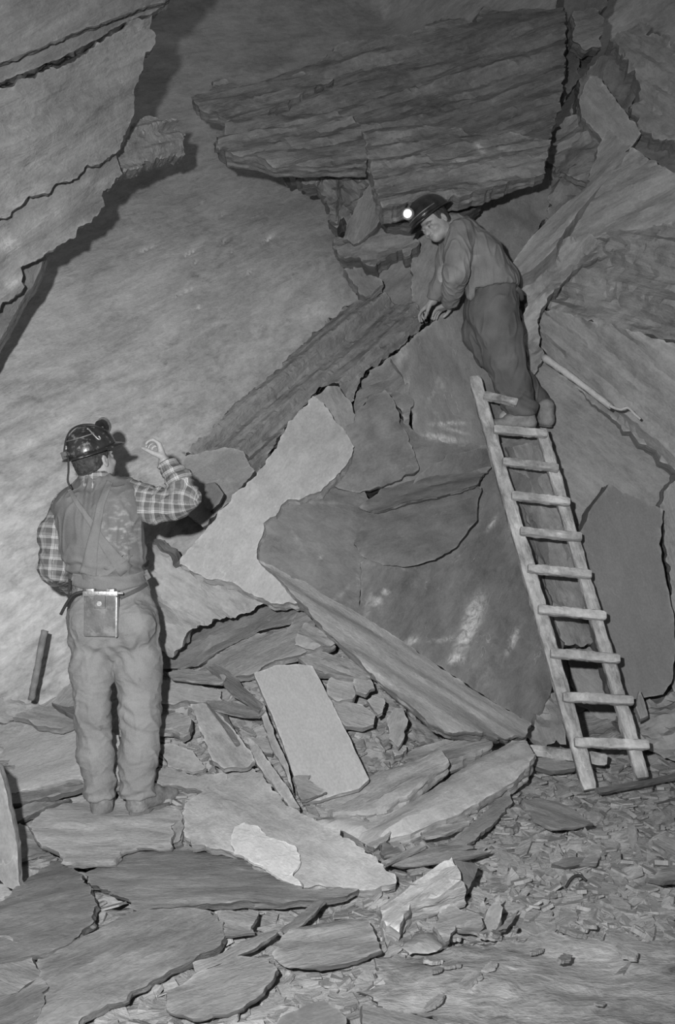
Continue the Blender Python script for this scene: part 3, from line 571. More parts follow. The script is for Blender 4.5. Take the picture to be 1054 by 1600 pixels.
rock('large low dark slab in the left foreground with a broken front edge', [(58, 1496), (110, 1470), (150, 1455), (200, 1428), (250, 1420), (330, 1420), (350, 1442), (346, 1478), (300, 1500), (190, 1556), (130, 1590), (80, 1640), (40, 1640), (66, 1560)], 'g', .06, .26, (4, -2), lift=.03, jag=.01,
     relief=(.015, .5, .2), steps=(.015, .6, .15, 3), mk=dict(con=1.4, streak=.6), marks=[(240, 1490, 50, 14, 10, .05), (150, 1500, 40, 5, 30, .08), (205, 1545, 60, 10, 0, -.03)])
rock('grey corner slab at the bottom left edge of the foreground', [(-60, 1470), (10, 1462), (58, 1500), (66, 1526), (0, 1560), (-60, 1590)], 'g', .05, .28, (3, 1), lift=.025)
rock('dark block face at the bottom left corner', [(-60, 1572), (0, 1556), (66, 1528), (74, 1560), (60, 1600), (50, 1660), (-60, 1660)], 'g', .08, .19, (4, -2), lift=.05, mk=dict(con=1.2, white=.3))
sh('small pale chip in the foreground under the long low plank', [(338, 1424), (400, 1424), (404, 1432), (390, 1452), (350, 1452), (342, 1440)], 'g', .03, .37, jag=.008)
sh('thin plank wedged under the small pale chip', [(345, 1452), (392, 1453), (400, 1458), (350, 1462)], 'g', .02, .27, (4, 0))
sh('diagonal thin blade in the centre foreground', [(440, 1450), (470, 1425), (502, 1400), (506, 1408), (490, 1430), (462, 1450), (448, 1462)], 'g', .03, .27, (3, -2.4), jag=.003)
sh('long diagonal shard pointing at the small pale chip', [(300, 1505), (340, 1490), (380, 1470), (428, 1452), (432, 1458), (400, 1480), (350, 1500), (305, 1520)], 'g', .03, .29, (4, -2), jag=.004)
rock('flaky low slab in the centre foreground', [(430, 1470), (470, 1448), (520, 1436), (572, 1440), (592, 1470), (594, 1484), (560, 1500), (500, 1510), (452, 1506), (428, 1492)], 'g', .05, .29, (5, -1), lift=.03, jag=.008, steps=(.015, .3, .08, 3), mk=dict(streak=1.2, con=1.2))
rock('grey rounded slab low in the foreground between two cracks', [(262, 1545), (310, 1520), (366, 1492), (420, 1500), (436, 1516), (400, 1560), (352, 1582), (300, 1590), (262, 1575)], 'g', .05, .285, (3, -1), lift=.03, jag=.008)
rock('dark pointed slab at the bottom centre edge of the picture', [(408, 1640), (440, 1592), (480, 1572), (506, 1564), (540, 1588), (544, 1640)], 'g', .05, .2, (3, -1), lift=.03, jag=.004, mk=dict(con=.5, streak=.4, bump=.5))
rock('dark low slab with a pale rim at the bottom edge right of centre', [(566, 1640), (568, 1570), (600, 1575), (650, 1588), (710, 1606), (720, 1640)], 'g', .05, .21, (4, 1), lift=.03, jag=.004, mk=dict(con=.7, white=.3))
rock('wide worn flat rock filling the bottom right foreground', [(580, 1510), (620, 1480), (700, 1470), (800, 1462), (900, 1458), (1060, 1462), (1250, 1480), (1250, 1700), (900, 1700), (740, 1625), (640, 1580), (590, 1560)], 'g', .05, .315, (6, 0), lift=.012, jag=.03, res=.024,
     relief=(.03, .7, .3), steps=(.03, .6, .2, 3), mk=dict(streak=.5, con=2.2, white=.35, bump=1.7), marks=[(815, 1512, 28, 6, 2, .2), (950, 1540, 60, 4, -4, .16), (735, 1545, 30, 3, 40, .16), (700, 1560, 60, 14, 0, .04), (800, 1592, 90, 12, 4, -.12), (760, 1580, 40, 8, 0, -.08), (1000, 1530, 50, 14, 0, .06), (900, 1490, 60, 6, 3, .1), (690, 1505, 60, 4, 3, -.07)])
rock('bright ribbed block standing tilted in the centre foreground', [(588, 1410), (612, 1395), (650, 1378), (706, 1344), (718, 1362), (724, 1386), (700, 1392), (668, 1402), (640, 1410), (622, 1452), (600, 1440)], [(600, 1420, 3.52), (706, 1344, 3.78), (700, 1392, 3.56)], .12, .45, (4, -3), jag=.006,
     ext=(.05, .5, -.8), relief=(.012, .5, .03), steps=(.02, .5, .04, 3), mk=dict(streak=1.5, con=1.2), **BK)
sh('dark facet against the right side of the bright ribbed block', [(706, 1346), (728, 1348), (746, 1354), (742, 1370), (728, 1392), (722, 1380)], [(706, 1346, 3.84), (746, 1354, 3.84), (726, 1392, 3.66)], .07, .19, (1, 2), jag=.003)
sh('small pale block standing right of the ribbed block', [(678, 1446), (690, 1424), (704, 1412), (716, 1420), (748, 1428), (752, 1448), (712, 1446), (694, 1470)], 'g', .08, .36, (3, -1), lift=.07, name='slate_block', cat='rock block')
sh('upright pale splinter leaning right of the small pale block', [(752, 1455), (760, 1420), (780, 1398), (784, 1420), (776, 1448), (764, 1456)], [(752, 1455, 3.38), (784, 1410, 3.5), (764, 1456, 3.37)], .04, .34, (1, -3))
sh('low dark shard leaning against the upright pale splinter', [(772, 1455), (790, 1436), (810, 1422), (806, 1436), (792, 1452)], 'g', .03, .28, (3, -2))
sh('rounded grey stone left of the small pale block', [(626, 1470), (648, 1450), (676, 1446), (690, 1470), (680, 1478), (640, 1482)], 'g', .06, .29, round_=.02, lift=.05)
rock('large smooth log-shaped slab sloping up to the foot of the ladder', [(452, 1280), (480, 1268), (520, 1272), (580, 1268), (640, 1245), (700, 1210), (750, 1176), (800, 1150), (820, 1148), (836, 1168), (826, 1186), (796, 1210), (750, 1240), (706, 1268), (640, 1296), (600, 1304), (540, 1300), (490, 1292)],
     [(470, 1275, 4.46), (820, 1150, 5.12), (650, 1295, 4.35)], .14, .43, (4, -2), ext=(0, .4, -.9), jag=.005, relief=(.03, .7, .14), round_=.035, mk=dict(con=.9, streak=.8, bump=.8), name='slate_block', cat='rock block')
rock('grey slab resting on the upper side of the large log-shaped slab', [(500, 1262), (522, 1236), (560, 1214), (602, 1204), (640, 1190), (690, 1176), (700, 1188), (668, 1214), (640, 1238), (600, 1258), (560, 1268), (520, 1270)], [(500, 1262, 4.55), (690, 1176, 4.9), (600, 1258, 4.52)], .08, .37, (4, -2),
     ext=(0, .3, -.95), jag=.006, relief=(.02, .4, .1), mk=dict(streak=1.1))
rock('layered grey slab under the bottom end of the slanting beam', [(606, 1196), (640, 1172), (700, 1158), (745, 1142), (762, 1146), (764, 1160), (752, 1172), (710, 1186), (650, 1200), (620, 1206)], [(606, 1196, 4.95), (762, 1150, 5.12), (650, 1200, 4.9)], .08, .30, (4, -1), jag=.008, ext=(0, .3, -.95),
     steps=(.02, .3, .06, 3), mk=dict(streak=1.4))
rock('crumbling rock lump at the lower right tip of the dark block', [(815, 1146), (832, 1130), (846, 1110), (862, 1085), (880, 1090), (890, 1130), (880, 1160), (840, 1166)], [(815, 1146, 5.45), (880, 1095, 5.65), (850, 1165, 5.4)], .2, .25, (1, 2), ext=B, jag=.014, relief=(.03, .15, .1), steps=(.04, .15, .1, 3), **BK)
rock('pale weathered rock behind the trouser legs at the left', [(-80, 1175), (0, 1160), (40, 1132), (80, 1128), (135, 1130), (185, 1150), (190, 1222), (120, 1218), (60, 1232), (0, 1246), (-80, 1250)], [(0, 1160, 5.0), (130, 1130, 5.02), (60, 1232, 4.68)], .12, .40, (3, -1), jag=.008,
     relief=(.02, .4, .3), steps=(.015, .4, .3, 3), mk=dict(con=.7, streak=.5, scr=.3), **BK)
sh('grey slab with a dark rim sticking out left of the trouser leg', [(20, 1118), (52, 1104), (80, 1100), (122, 1112), (126, 1130), (95, 1138), (62, 1134), (48, 1126)], [(20, 1118, 5.0), (122, 1112, 5.02), (62, 1134, 4.92)], .05, .30, (4, 1))
sh('dark triangular shard touching the left trouser leg', [(80, 1098), (105, 1102), (128, 1112), (128, 1128), (104, 1112)], [(80, 1098, 4.98), (128, 1112, 4.98), (104, 1114, 4.94)], .05, .17, (3, 1))
sh('striped slab leaning on the wall behind the left knee', [(62, 1110), (85, 1092), (112, 1062), (124, 1070), (124, 1102), (100, 1106)], [(62, 1110, 5.12), (118, 1062, 5.25), (118, 1106, 5.1)], .05, .3, (3, -3), mk=dict(streak=1.3))
sh('narrow layered slab lying behind the boots at the left', [(-80, 1256), (0, 1240), (60, 1234), (122, 1218), (135, 1226), (100, 1240), (40, 1252), (0, 1262), (-80, 1275)], [(0, 1240, 4.66), (122, 1218, 4.72), (0, 1262, 4.58)], .05, .2, (5, -1), steps=(.02, .5, .04, 3), mk=dict(streak=1.6))
sh('brownish-grey layered slab just in front of the narrow one behind the boots', [(-80, 1285), (0, 1270), (60, 1252), (110, 1246), (70, 1262), (20, 1285), (-80, 1300)], 'g', .05, .24, (5, -1), steps=(.02, .5, .04, 3), mk=dict(streak=1.6))
sh('pale low shard left of the rock the man stands on', [(0, 1300), (30, 1286), (50, 1300), (78, 1330), (30, 1342), (0, 1350)], 'g', .04, .31, (4, 0))
rock('upright grey blade cut off by the left edge of the picture', [(-90, 1170), (-20, 1180), (0, 1200), (10, 1235), (20, 1290), (28, 1350), (31, 1384), (22, 1390), (0, 1376), (-90, 1370)], [(-60, 1180, 3.95), (10, 1240, 3.98), (20, 1388, 3.88)], .05, .27, (1, 4), ext=(0, 1, -.1), jag=.003, mk=dict(con=.7))
sh('flat oval shard below the foot of the ladder', [(815, 1252), (840, 1248), (868, 1252), (900, 1266), (926, 1286), (900, 1292), (862, 1294), (834, 1280)], 'g', .03, .31, (4, 1.4), jag=.004, lift=.03)
sh('long narrow blade lying in the centre right rubble', [(606, 1348), (640, 1340), (700, 1330), (768, 1328), (740, 1338), (690, 1346), (630, 1353)], 'g', .03, .31, (5, -1), jag=.002, lift=.06)
sh('second narrow blade just behind the long one in the centre right rubble', [(600, 1338), (640, 1330), (700, 1322), (742, 1322), (700, 1332), (640, 1338)], 'g', .03, .27, (5, -1), jag=.003, lift=.05)
sh('thin pale blade pointing up right, above the long narrow blade', [(596, 1346), (630, 1328), (662, 1318), (665, 1322), (630, 1338), (604, 1350)], 'g', .03, .38, (4, -2), jag=.002, lift=.08)
sh('pale finger of slate below the large log-shaped slab', [(655, 1300), (690, 1290), (732, 1284), (734, 1290), (700, 1302), (664, 1310)], 'g', .03, .36, (4, -1), jag=.003, lift=.05)
sh('broad grey shard right of the pale finger', [(696, 1320), (735, 1286), (770, 1258), (796, 1238), (800, 1252), (775, 1285), (742, 1312), (715, 1324)], 'g', .04, .30, (4, -3), lift=.04)
sh('small bright triangular chip by the end of the broad pale slab', [(572, 1318), (600, 1306), (610, 1298), (604, 1312), (585, 1326)], 'g', .05, .42, (3, -2))
sh('dark small block beside the bright triangular chip', [(592, 1330), (600, 1316), (622, 1318), (628, 1336), (610, 1344)], 'g', .07, .22, (3, -1))
sh('pale small block beside the dark small block', [(604, 1314), (622, 1312), (632, 1328), (624, 1334)], 'g', .07, .36, (3, -1))
sh('dark hollow-backed shard left of the bright triangular chip', [(512, 1296), (530, 1298), (560, 1312), (578, 1330), (560, 1330), (530, 1316)], 'g', .05, .25, (3, 1))
sh('dark pointed shard standing right of the ladder foot', [(992, 1100), (1000, 1078), (1006, 1092), (1012, 1118), (1000, 1124)], [(992, 1100, 5.4), (1010, 1100, 5.42), (1000, 1124, 5.38)], .04, .26, (1, 3), jag=.003)
rock('rubbly rock mound at the right edge behind the ladder foot', [(965, 1130), (1000, 1098), (1030, 1092), (1070, 1060), (1150, 1060), (1150, 1180), (1054, 1185), (1000, 1170)], [(965, 1130, 5.6), (1070, 1080, 5.7), (1000, 1170, 5.4)], .2, .27, (4, -1), ext=B, jag=.014, relief=(.06, .2, .1), steps=(.06, .2, .1, 4),
     mk=dict(con=1.3, white=.3), **BK)
sh('thin dark strip of slate running right from the ladder foot', [(930, 1232), (980, 1222), (1054, 1208), (1100, 1204), (1054, 1216), (985, 1230), (940, 1238)], 'g', .03, .24, (5, -1), lift=.03, jag=.003)
sh('grey slab edge at the right border below the thin dark strip', [(1010, 1370), (1054, 1352), (1100, 1350), (1100, 1376), (1040, 1376)], 'g', .05, .26, (5, -1), lift=.04)
sh('pale lump at the right border of the rubble', [(1020, 1312), (1050, 1308), (1090, 1330), (1090, 1350), (1050, 1335)], 'g', .06, .36, (4, 2), lift=.05)
sh('dark oval chip in the middle of the right-hand rubble', [(862, 1350), (880, 1342), (912, 1338), (906, 1350), (884, 1354)], 'g', .03, .22, (4, -1))
sh('pale oval chip next to the dark one in the right-hand rubble', [(905, 1350), (920, 1336), (936, 1336), (934, 1350)], 'g', .03, .36, (4, -1))

# ------------------------------------------------------------ loose shards and chips
def shard_proto(i):
    r = random.Random(50 + i)
    L = 1.0; n = r.choice([5, 6, 7]); W = r.uniform(.28, .6)
    out = []
    for k in range(n):
        a = 2 * math.pi * (k + r.uniform(-.3, .3)) / n
        out.append((.5 * L * math.cos(a) * r.uniform(.75, 1), .5 * W * math.sin(a) * r.uniform(.7, 1)))
    v, f, uv, sm = slab_mesh(out, .13, (0, 0, -1), jag=.03, res=.12, relief=(.03, .4, .12), steps=(.03, .4, .15, 3), side=.02, seed=500 + i)
    me = mesh_np('slate_shard', v, f, uv * .2, sm)
    me.materials.append(slate([.25, .31, .28, .35][i % 4], con=.9, streak=1.0))
    return me
protos = [shard_proto(i) for i in range(14)]
def gnormal(x, y):
    e = .06
    return Vector((-(ground(x + e, y) - ground(x - e, y)) / (2 * e), -(ground(x, y + e) - ground(x, y - e)) / (2 * e), 1)).normalized()
def scatter(n, x0, x1, y0, y1, s0, s1, label, group, seed, main=(.94, .34), dz=0.0):
    r = random.Random(seed)
    for k in range(n):
        px = r.uniform(x0, x1); py = r.uniform(y0, y1)
        p = ghit(px, py); x, y = p[0], p[1]
        o = bpy.data.objects.new('slate_shard', protos[r.randrange(14)])
        nn = (gnormal(x, y) + Vector((r.gauss(0, .22), r.gauss(0, .22), 0))).normalized()
        a = math.atan2(main[1], main[0]) + r.gauss(0, .8)
        u = Vector((math.cos(a), math.sin(a), 0)); u = (u - nn * u.dot(nn)).normalized(); v = nn.cross(u)
        s = r.uniform(s0, s1) * (1 if r.random() < .8 else 1.5)
        M = Matrix((u, v, nn)).transposed().to_4x4()
        o.matrix_world = Matrix.Translation((x, y, float(floor_fn(np.array([x]), np.array([y]))[0, 2]) + s * .05 + dz)) @ M @ Matrix.Diagonal((s, s, s, 1))
        COL.objects.link(o)
        tag(o, label, 'slate shard', group)
scatter(95, 660, 1054, 1225, 1450, .07, .2, 'loose slate shard in the rubble spread below the ladder foot', 'loose shards below the ladder foot', 1)
scatter(55, 240, 460, 1050, 1240, .06, .17, 'loose slate shard on the left of the rubble heap', 'loose shards on the left of the heap', 2, (.8, .2))
scatter(45, 490, 660, 1040, 1200, .06, .15, 'loose slate shard on the heap under the slanting beam', 'loose shards under the slanting beam', 3, (.6, .6))
scatter(40, 250, 700, 1400, 1590, .06, .15, 'loose slate shard in the centre foreground', 'loose shards in the centre foreground', 4)
scatter(25, 830, 1054, 1150, 1235, .06, .16, 'loose slate shard around the feet of the ladder', 'loose shards around the ladder feet', 5)
scatter(22, 640, 1054, 1450, 1600, .04, .11, 'loose slate shard lying on the flat rock at the bottom right', 'loose shards on the bottom right flat rock', 7, dz=.075)
scatter(20, 0, 130, 1230, 1420, .06, .14, 'loose slate shard at the left edge of the floor', 'loose shards at the left edge', 6)
def chips():
    r = random.Random(9); V_ = []; F_ = []; U = []
    for k in range(5200):
        z = r.random()
        if z < .55: px, py = r.uniform(600, 1130), r.uniform(1180, 1500)
        elif z < .8: px, py = r.uniform(200, 700), r.uniform(1010, 1300)
        else: px, py = r.uniform(-80, 700), r.uniform(1250, 1620)
        p = ghit(px, py); x, y = p[0] + r.gauss(0, .02), p[1] + r.gauss(0, .02)
        z0 = float(floor_fn(np.array([x]), np.array([y]))[0, 2]) + r.uniform(-.004, .014)
        s = r.uniform(.008, .045); a = r.uniform(0, 6.3); n = r.choice([4, 5])
        nn = (Vector((0, -.15, 1)) + Vector((r.gauss(0, .3), r.gauss(0, .3), 0))).normalized()
        u = Vector((math.cos(a), math.sin(a), 0)); u = (u - nn * u.dot(nn)).normalized(); v = nn.cross(u)
        b = len(V_); t = s * r.uniform(.06, .25)
        pts = []
        for j in range(n):
            q = 2 * math.pi * (j + r.uniform(-.3, .3)) / n
            pts.append(Vector((x, y, z0)) + u * s * 1.5 * math.cos(q) + v * s * .8 * math.sin(q))
        for q in pts: V_.append(q + nn * t); U.append((q.x * 3, q.y * 3))
        for q in pts: V_.append(q - nn * t); U.append((q.x * 3, q.y * 3))
        F_.append(tuple(range(b, b + n))); F_.append(tuple(range(b + 2 * n - 1, b + n - 1, -1)))
        for j in range(n): F_.append((b + j, b + n + j, b + n + (j + 1) % n, b + (j + 1) % n))
    me = mesh_np('slate_chips', V_, F_, np.array(U), False)
    o = link('slate_chips', me, slate(.32, con=1.4))
    tag(o, 'fine slate chips and splinters strewn over the floor of the chamber', 'rubble', kind='stuff')
chips()
# ------------------------------------------------------------ solid modelling by smooth blending
def unit(v):
    v = np.asarray(v, float); return v / np.linalg.norm(v)

class Solid:
    def __init__(s, lo, hi, h):
        s.h = h; s.lo = np.array(lo, float); n = np.ceil((np.array(hi) - s.lo) / h).astype(int) + 1
        s.n = n; s.f = np.full(tuple(n), .06, np.float32)
    def _win(s, lo, hi):
        a = np.clip(np.floor((np.array(lo) - s.lo) / s.h).astype(int), 0, s.n - 1)
        b = np.clip(np.ceil((np.array(hi) - s.lo) / s.h).astype(int) + 1, 0, s.n)
        if (b - a).min() <= 0: return None, None
        ax = [s.lo[i] + s.h * np.arange(a[i], b[i]) for i in range(3)]
        g = np.meshgrid(*ax, indexing='ij')
        return (slice(a[0], b[0]), slice(a[1], b[1]), slice(a[2], b[2])), g
    def _mix(s, w, d, k, cut=False):
        f = s.f[w]
        if cut: f = -f
        if k > 0:
            t = np.clip(.5 + .5 * (f - d) / k, 0, 1)
            r = f * (1 - t) + d * t - k * t * (1 - t)
        else: r = np.minimum(f, d)
        s.f[w] = -r if cut else r
    def cone(s, a, b, ra, rb, k=.02, flat=None, clip=False, ww=None):
        a = np.asarray(a, float); b = np.asarray(b, float)
        R = max(ra, rb) * (max(1, flat[1]) if flat else 1) + .06
        w, g = s._win(np.minimum(a, b) - R, np.maximum(a, b) + R)
        if w is None: return
        ab = b - a; L2 = ab @ ab + 1e-12
        q = [g[i] - a[i] for i in range(3)]
        t = (q[0] * ab[0] + q[1] * ab[1] + q[2] * ab[2]) / L2
        tc = np.clip(t, 0, 1)
        e = [q[i] - ab[i] * tc for i in range(3)]
        if flat:
            ax = unit(flat[0]); m = e[0] * ax[0] + e[1] * ax[1] + e[2] * ax[2]
            dd = e[0] ** 2 + e[1] ** 2 + e[2] ** 2 - m * m + (m / flat[1]) ** 2
        else: dd = e[0] ** 2 + e[1] ** 2 + e[2] ** 2
        d = np.sqrt(dd) - (ra + (rb - ra) * tc)
        if clip:
            L = math.sqrt(L2); d = np.maximum(d, np.maximum(-t * L, (t - 1) * L))
        s._mix(w, d, k)
    def chain(s, pts, rs, k=.02, flat=None):
        for i in range(len(pts) - 1): s.cone(pts[i], pts[i + 1], rs[i], rs[i + 1], k, flat)
    def ell(s, c, r, R=None, k=.02, cut=False):
        c = np.asarray(c, float); m = max(r) + .05
        w, g = s._win(c - m, c + m)
        if w is None: return
        q = [g[i] - c[i] for i in range(3)]
        if R is not None:
            R = np.asarray(R, float)     # rows: local axes
            q = [R[j, 0] * q[0] + R[j, 1] * q[1] + R[j, 2] * q[2] for j in range(3)]
        k0 = np.sqrt((q[0] / r[0]) ** 2 + (q[1] / r[1]) ** 2 + (q[2] / r[2]) ** 2)
        k1 = np.sqrt((q[0] / r[0] ** 2) ** 2 + (q[1] / r[1] ** 2) ** 2 + (q[2] / r[2] ** 2) ** 2) + 1e-9
        d = k0 * (k0 - 1) / k1
        s._mix(w, d, k, cut)
    def plane_cut(s, p, n, box=None):
        """remove what lies on the +n side of the plane through p (only inside box, when given)"""
        lo, hi = (s.lo, s.lo + s.n * s.h) if box is None else box
        w, g = s._win(lo, hi)
        n = unit(n); d = (g[0] - p[0]) * n[0] + (g[1] - p[1]) * n[1] + (g[2] - p[2]) * n[2]
        s.f[w] = np.maximum(s.f[w], d)
    def mesh(s, name, mat, parent=None, wr=None, smooth_it=2):
        g = openvdb.FloatGrid(); g.background = .06
        f = s.f.copy(); f[0] = f[-1] = .06; f[:, 0] = f[:, -1] = .06; f[:, :, 0] = f[:, :, -1] = .06
        g.copyFromArray(f)
        g.transform = openvdb.createLinearTransform(voxelSize=s.h)
        pts, quads = g.convertToQuads(isovalue=0.0)
        pts = np.asarray(pts, float) + s.lo
        quads = np.asarray(quads)[:, ::-1]
        # smooth
        E = np.vstack([quads[:, [0, 1]], quads[:, [1, 2]], quads[:, [2, 3]], quads[:, [3, 0]]])
        cnt = np.bincount(E[:, 0], minlength=len(pts)) + np.bincount(E[:, 1], minlength=len(pts))
        for _ in range(smooth_it):
            acc = np.zeros_like(pts)
            for i in range(3):
                acc[:, i] = np.bincount(E[:, 0], pts[E[:, 1], i], len(pts)) + np.bincount(E[:, 1], pts[E[:, 0], i], len(pts))
            pts = pts * .5 + .5 * acc / np.maximum(cnt, 1)[:, None]
        if wr is not None:
            a, b, c = pts[quads[:, 0]], pts[quads[:, 1]], pts[quads[:, 2]]
            fn = np.cross(b - a, c - a); vn = np.zeros_like(pts)
            for j in range(4):
                for i in range(3): vn[:, i] += np.bincount(quads[:, j], fn[:, i], len(pts))
            vn /= np.linalg.norm(vn, axis=1)[:, None] + 1e-12
            pts = pts + vn * wr(pts, vn)[:, None]
        me = mesh_np(name, pts, [tuple(map(int, q)) for q in quads], None, True)
        # outward normals
        o = link(name, me, mat, parent)
        if sum(p.area * p.normal.dot(p.center - Vector(pts.mean(0))) for p in list(me.polygons)[::7]) < 0: me.flip_normals()
        return o, pts

def attr(me, name, vals):
    a = me.attributes.new(name, 'FLOAT', 'POINT'); a.data.foreach_set('value', np.asarray(vals, np.float32))
def attr3(me, name, vals):
    a = me.attributes.new(name, 'FLOAT_VECTOR', 'POINT'); a.data.foreach_set('vector', np.asarray(vals, np.float32).ravel())

def bone_uv(pts, bones):
    """distance along and around the nearest bone: cloth coordinates in metres"""
    best = np.full(len(pts), 9e9); U = np.zeros(len(pts)); W = np.zeros(len(pts)); off = 0
    for a, b, r, ref in bones:
        a = np.asarray(a, float); b = np.asarray(b, float); ab = b - a; L = np.linalg.norm(ab); ab /= L
        t = (pts - a) @ ab; tc = np.clip(t, 0, L)
        e = pts - a - tc[:, None] * ab; d = np.linalg.norm(e, axis=1) / r
        x = unit(np.asarray(ref) - ab * (np.asarray(ref) @ ab)); y = np.cross(ab, x)
        ang = np.arctan2(e @ y, e @ x)
        m = d < best; best[m] = d[m]; U[m] = (off + t)[m]; W[m] = (ang * r)[m]; off += L
    return np.c_[U, W, 0 * U]

# ------------------------------------------------------------ cloth, skin, wood, metal
def simple(name, g, rough=.85, spec=.2, nscale=14, ncon=.12, bump=.2, fine=120, metal=0.0, coat=0.0, patches=None, obj=True, stretch=(1, 1, 1), dist=.004):
    m = bpy.data.materials.new(name); N, L = nodes(m); b = N['Principled BSDF']
    b.inputs['Roughness'].default_value = rough; b.inputs['Specular IOR Level'].default_value = spec
    b.inputs['Metallic'].default_value = metal; b.inputs['Coat Weight'].default_value = coat
    tc = N.new('ShaderNodeTexCoord'); mp = N.new('ShaderNodeMapping'); mp.inputs['Scale'].default_value = stretch
    L.new(tc.outputs['Object'], mp.inputs[0])
    n1 = N.new('ShaderNodeTexNoise'); n1.inputs['Scale'].default_value = nscale; n1.inputs['Detail'].default_value = 6
    n2 = N.new('ShaderNodeTexNoise'); n2.inputs['Scale'].default_value = fine; n2.inputs['Detail'].default_value = 2
    L.new(mp.outputs[0], n1.inputs[0]); L.new(mp.outputs[0], n2.inputs[0])
    r = N.new('ShaderNodeMapRange'); r.inputs[1].default_value = .3; r.inputs[2].default_value = .7
    r.inputs[3].default_value = g * (1 - ncon); r.inputs[4].default_value = g * (1 + ncon); L.new(n1.outputs[0], r.inputs[0])
    a = N.new('ShaderNodeMath'); a.operation = 'MULTIPLY_ADD'; L.new(n2.outputs[0], a.inputs[0]); a.inputs[1].default_value = g * .35
    s = N.new('ShaderNodeMath'); s.operation = 'SUBTRACT'; L.new(r.outputs[0], s.inputs[0]); s.inputs[1].default_value = g * .175
    L.new(s.outputs[0], a.inputs[2]); out = a.outputs[0]
    if patches:      # worn or dusty marks of their own shape: (scale, lo, hi, added grey)
        sc, lo, hi, add = patches
        n3 = N.new('ShaderNodeTexNoise'); n3.inputs['Scale'].default_value = sc; n3.inputs['Detail'].default_value = 7; n3.inputs['Roughness'].default_value = .65
        L.new(tc.outputs['Object'], n3.inputs[0])
        r3 = N.new('ShaderNodeMapRange'); r3.inputs[1].default_value = lo; r3.inputs[2].default_value = hi; r3.inputs[4].default_value = add
        L.new(n3.outputs[0], r3.inputs[0])
        q = N.new('ShaderNodeMath'); q.operation = 'ADD'; L.new(out, q.inputs[0]); L.new(r3.outputs[0], q.inputs[1]); out = q.outputs[0]
    at = N.new('ShaderNodeAttribute'); at.attribute_name = 'tone'
    q = N.new('ShaderNodeMath'); q.operation = 'ADD'; L.new(out, q.inputs[0]); L.new(at.outputs['Fac'], q.inputs[1]); out = q.outputs[0]
    c = N.new('ShaderNodeCombineColor')
    for i in range(3): L.new(out, c.inputs[i])
    L.new(c.outputs[0], b.inputs['Base Color'])
    bp = N.new('ShaderNodeBump'); bp.inputs['Strength'].default_value = bump; bp.inputs['Distance'].default_value = dist
    L.new(n2.outputs[0], bp.inputs['Height']); L.new(bp.outputs[0], b.inputs['Normal'])
    return m

def plaid():
    m = bpy.data.materials.new('checked_flannel'); N, L = nodes(m); b = N['Principled BSDF']
    b.inputs['Roughness'].default_value = .9; b.inputs['Specular IOR Level'].default_value = .1
    at = N.new('ShaderNodeAttribute'); at.attribute_name = 'cloth'
    sp = N.new('ShaderNodeSeparateXYZ'); L.new(at.outputs['Vector'], sp.inputs[0])
    def mt(op, a, bb=0.0, c=None):
        n = N.new('ShaderNodeMath'); n.operation = op
        for i, q in enumerate((a, bb, c)):
            if q is None: continue
            if isinstance(q, (int, float)): n.inputs[i].default_value = q
            else: L.new(q, n.inputs[i])
        return n.outputs[0]
    def bands(x, per):
        f = mt('FRACT', mt('MULTIPLY', x, 1 / per))
        def line(c, w):
            return mt('LESS_THAN', mt('ABSOLUTE', mt('SUBTRACT', f, c)), w)
        wide = line(.5, .24)
        thin = mt('MAXIMUM', line(.06, .035), line(.2, .035))
        mid = line(.13, .1)
        return wide, thin, mid
    u = bands(sp.outputs[0], .048); v = bands(sp.outputs[1], .048)
    base = .24
    x = mt('SUBTRACT', base, mt('MULTIPLY', mt('ADD', u[0], v[0]), .062))
    x = mt('ADD', x, mt('MULTIPLY', mt('ADD', u[1], v[1]), .13))
    x = mt('ADD', x, mt('MULTIPLY', mt('ADD', u[2], v[2]), .02))
    c = N.new('ShaderNodeCombineColor')
    for i in range(3): L.new(x, c.inputs[i])
    L.new(c.outputs[0], b.inputs['Base Color'])
    return m

M_skin = simple('skin', .36, .55, .35, 30, .08, .15)
M_skin2 = simple('skin', .33, .5, .35, 30, .14, .15)
M_hair = simple('hair', .06, .6, .3, 60, .5, 1.0, 260)
M_plaid = plaid()
M_vest = simple('worn_canvas', .17, .85, .15, 9, .18, .5, 160)
M_strap = simple('strap_canvas', .20, .8, .2, 16, .12, .5, 200)
M_denim = simple('faded_work_cloth', .255, .9, .12, 7, .13, .35, 170, patches=(9, .66, .7, -.06))
M_boot = simple('scuffed_leather', .19, .75, .25, 22, .3, .6, 90, patches=(14, .5, .62, .1))
M_jacket = simple('dusty_jacket_cloth', .21, .9, .12, 8, .18, .25, 200)
M_dark = simple('dark_trouser_cloth', .135, .9, .12, 7, .25, .25, 200)
M_helmet = simple('black_helmet', .03, .28, .5, 22, .5, .25, 60, coat=.4, patches=(26, .56, .64, .16))
M_helmet2 = simple('dark_helmet', .025, .3, .5, 22, .5, .25, 60, coat=.3)
M_rubber = simple('rubber_cable', .035, .6, .3)
M_metal = simple('worn_metal', .45, .4, .5, 30, .2, .3, 90, metal=.6)
M_metald = simple('dull_metal', .2, .5, .5, 30, .3, .3, 90, metal=.3)
M_pack = simple('battery_case', .13, .55, .3, 12, .35, .4, 100, patches=(16, .52, .64, .1))
M_wood = simple('weathered_wood', .38, .85, .15, 10, .22, .9, 60, stretch=(1, 1, 1), dist=.01)
M_woodp = simple('pale_wood', .48, .8, .15, 10, .2, .5, 60)

# ------------------------------------------------------------ people
def frame(f, up):
    f = unit(f); up = unit(up); r = unit(np.cross(f, up)); u = np.cross(r, f)
    return np.array([r, f, u])         # rows: right, forward, up

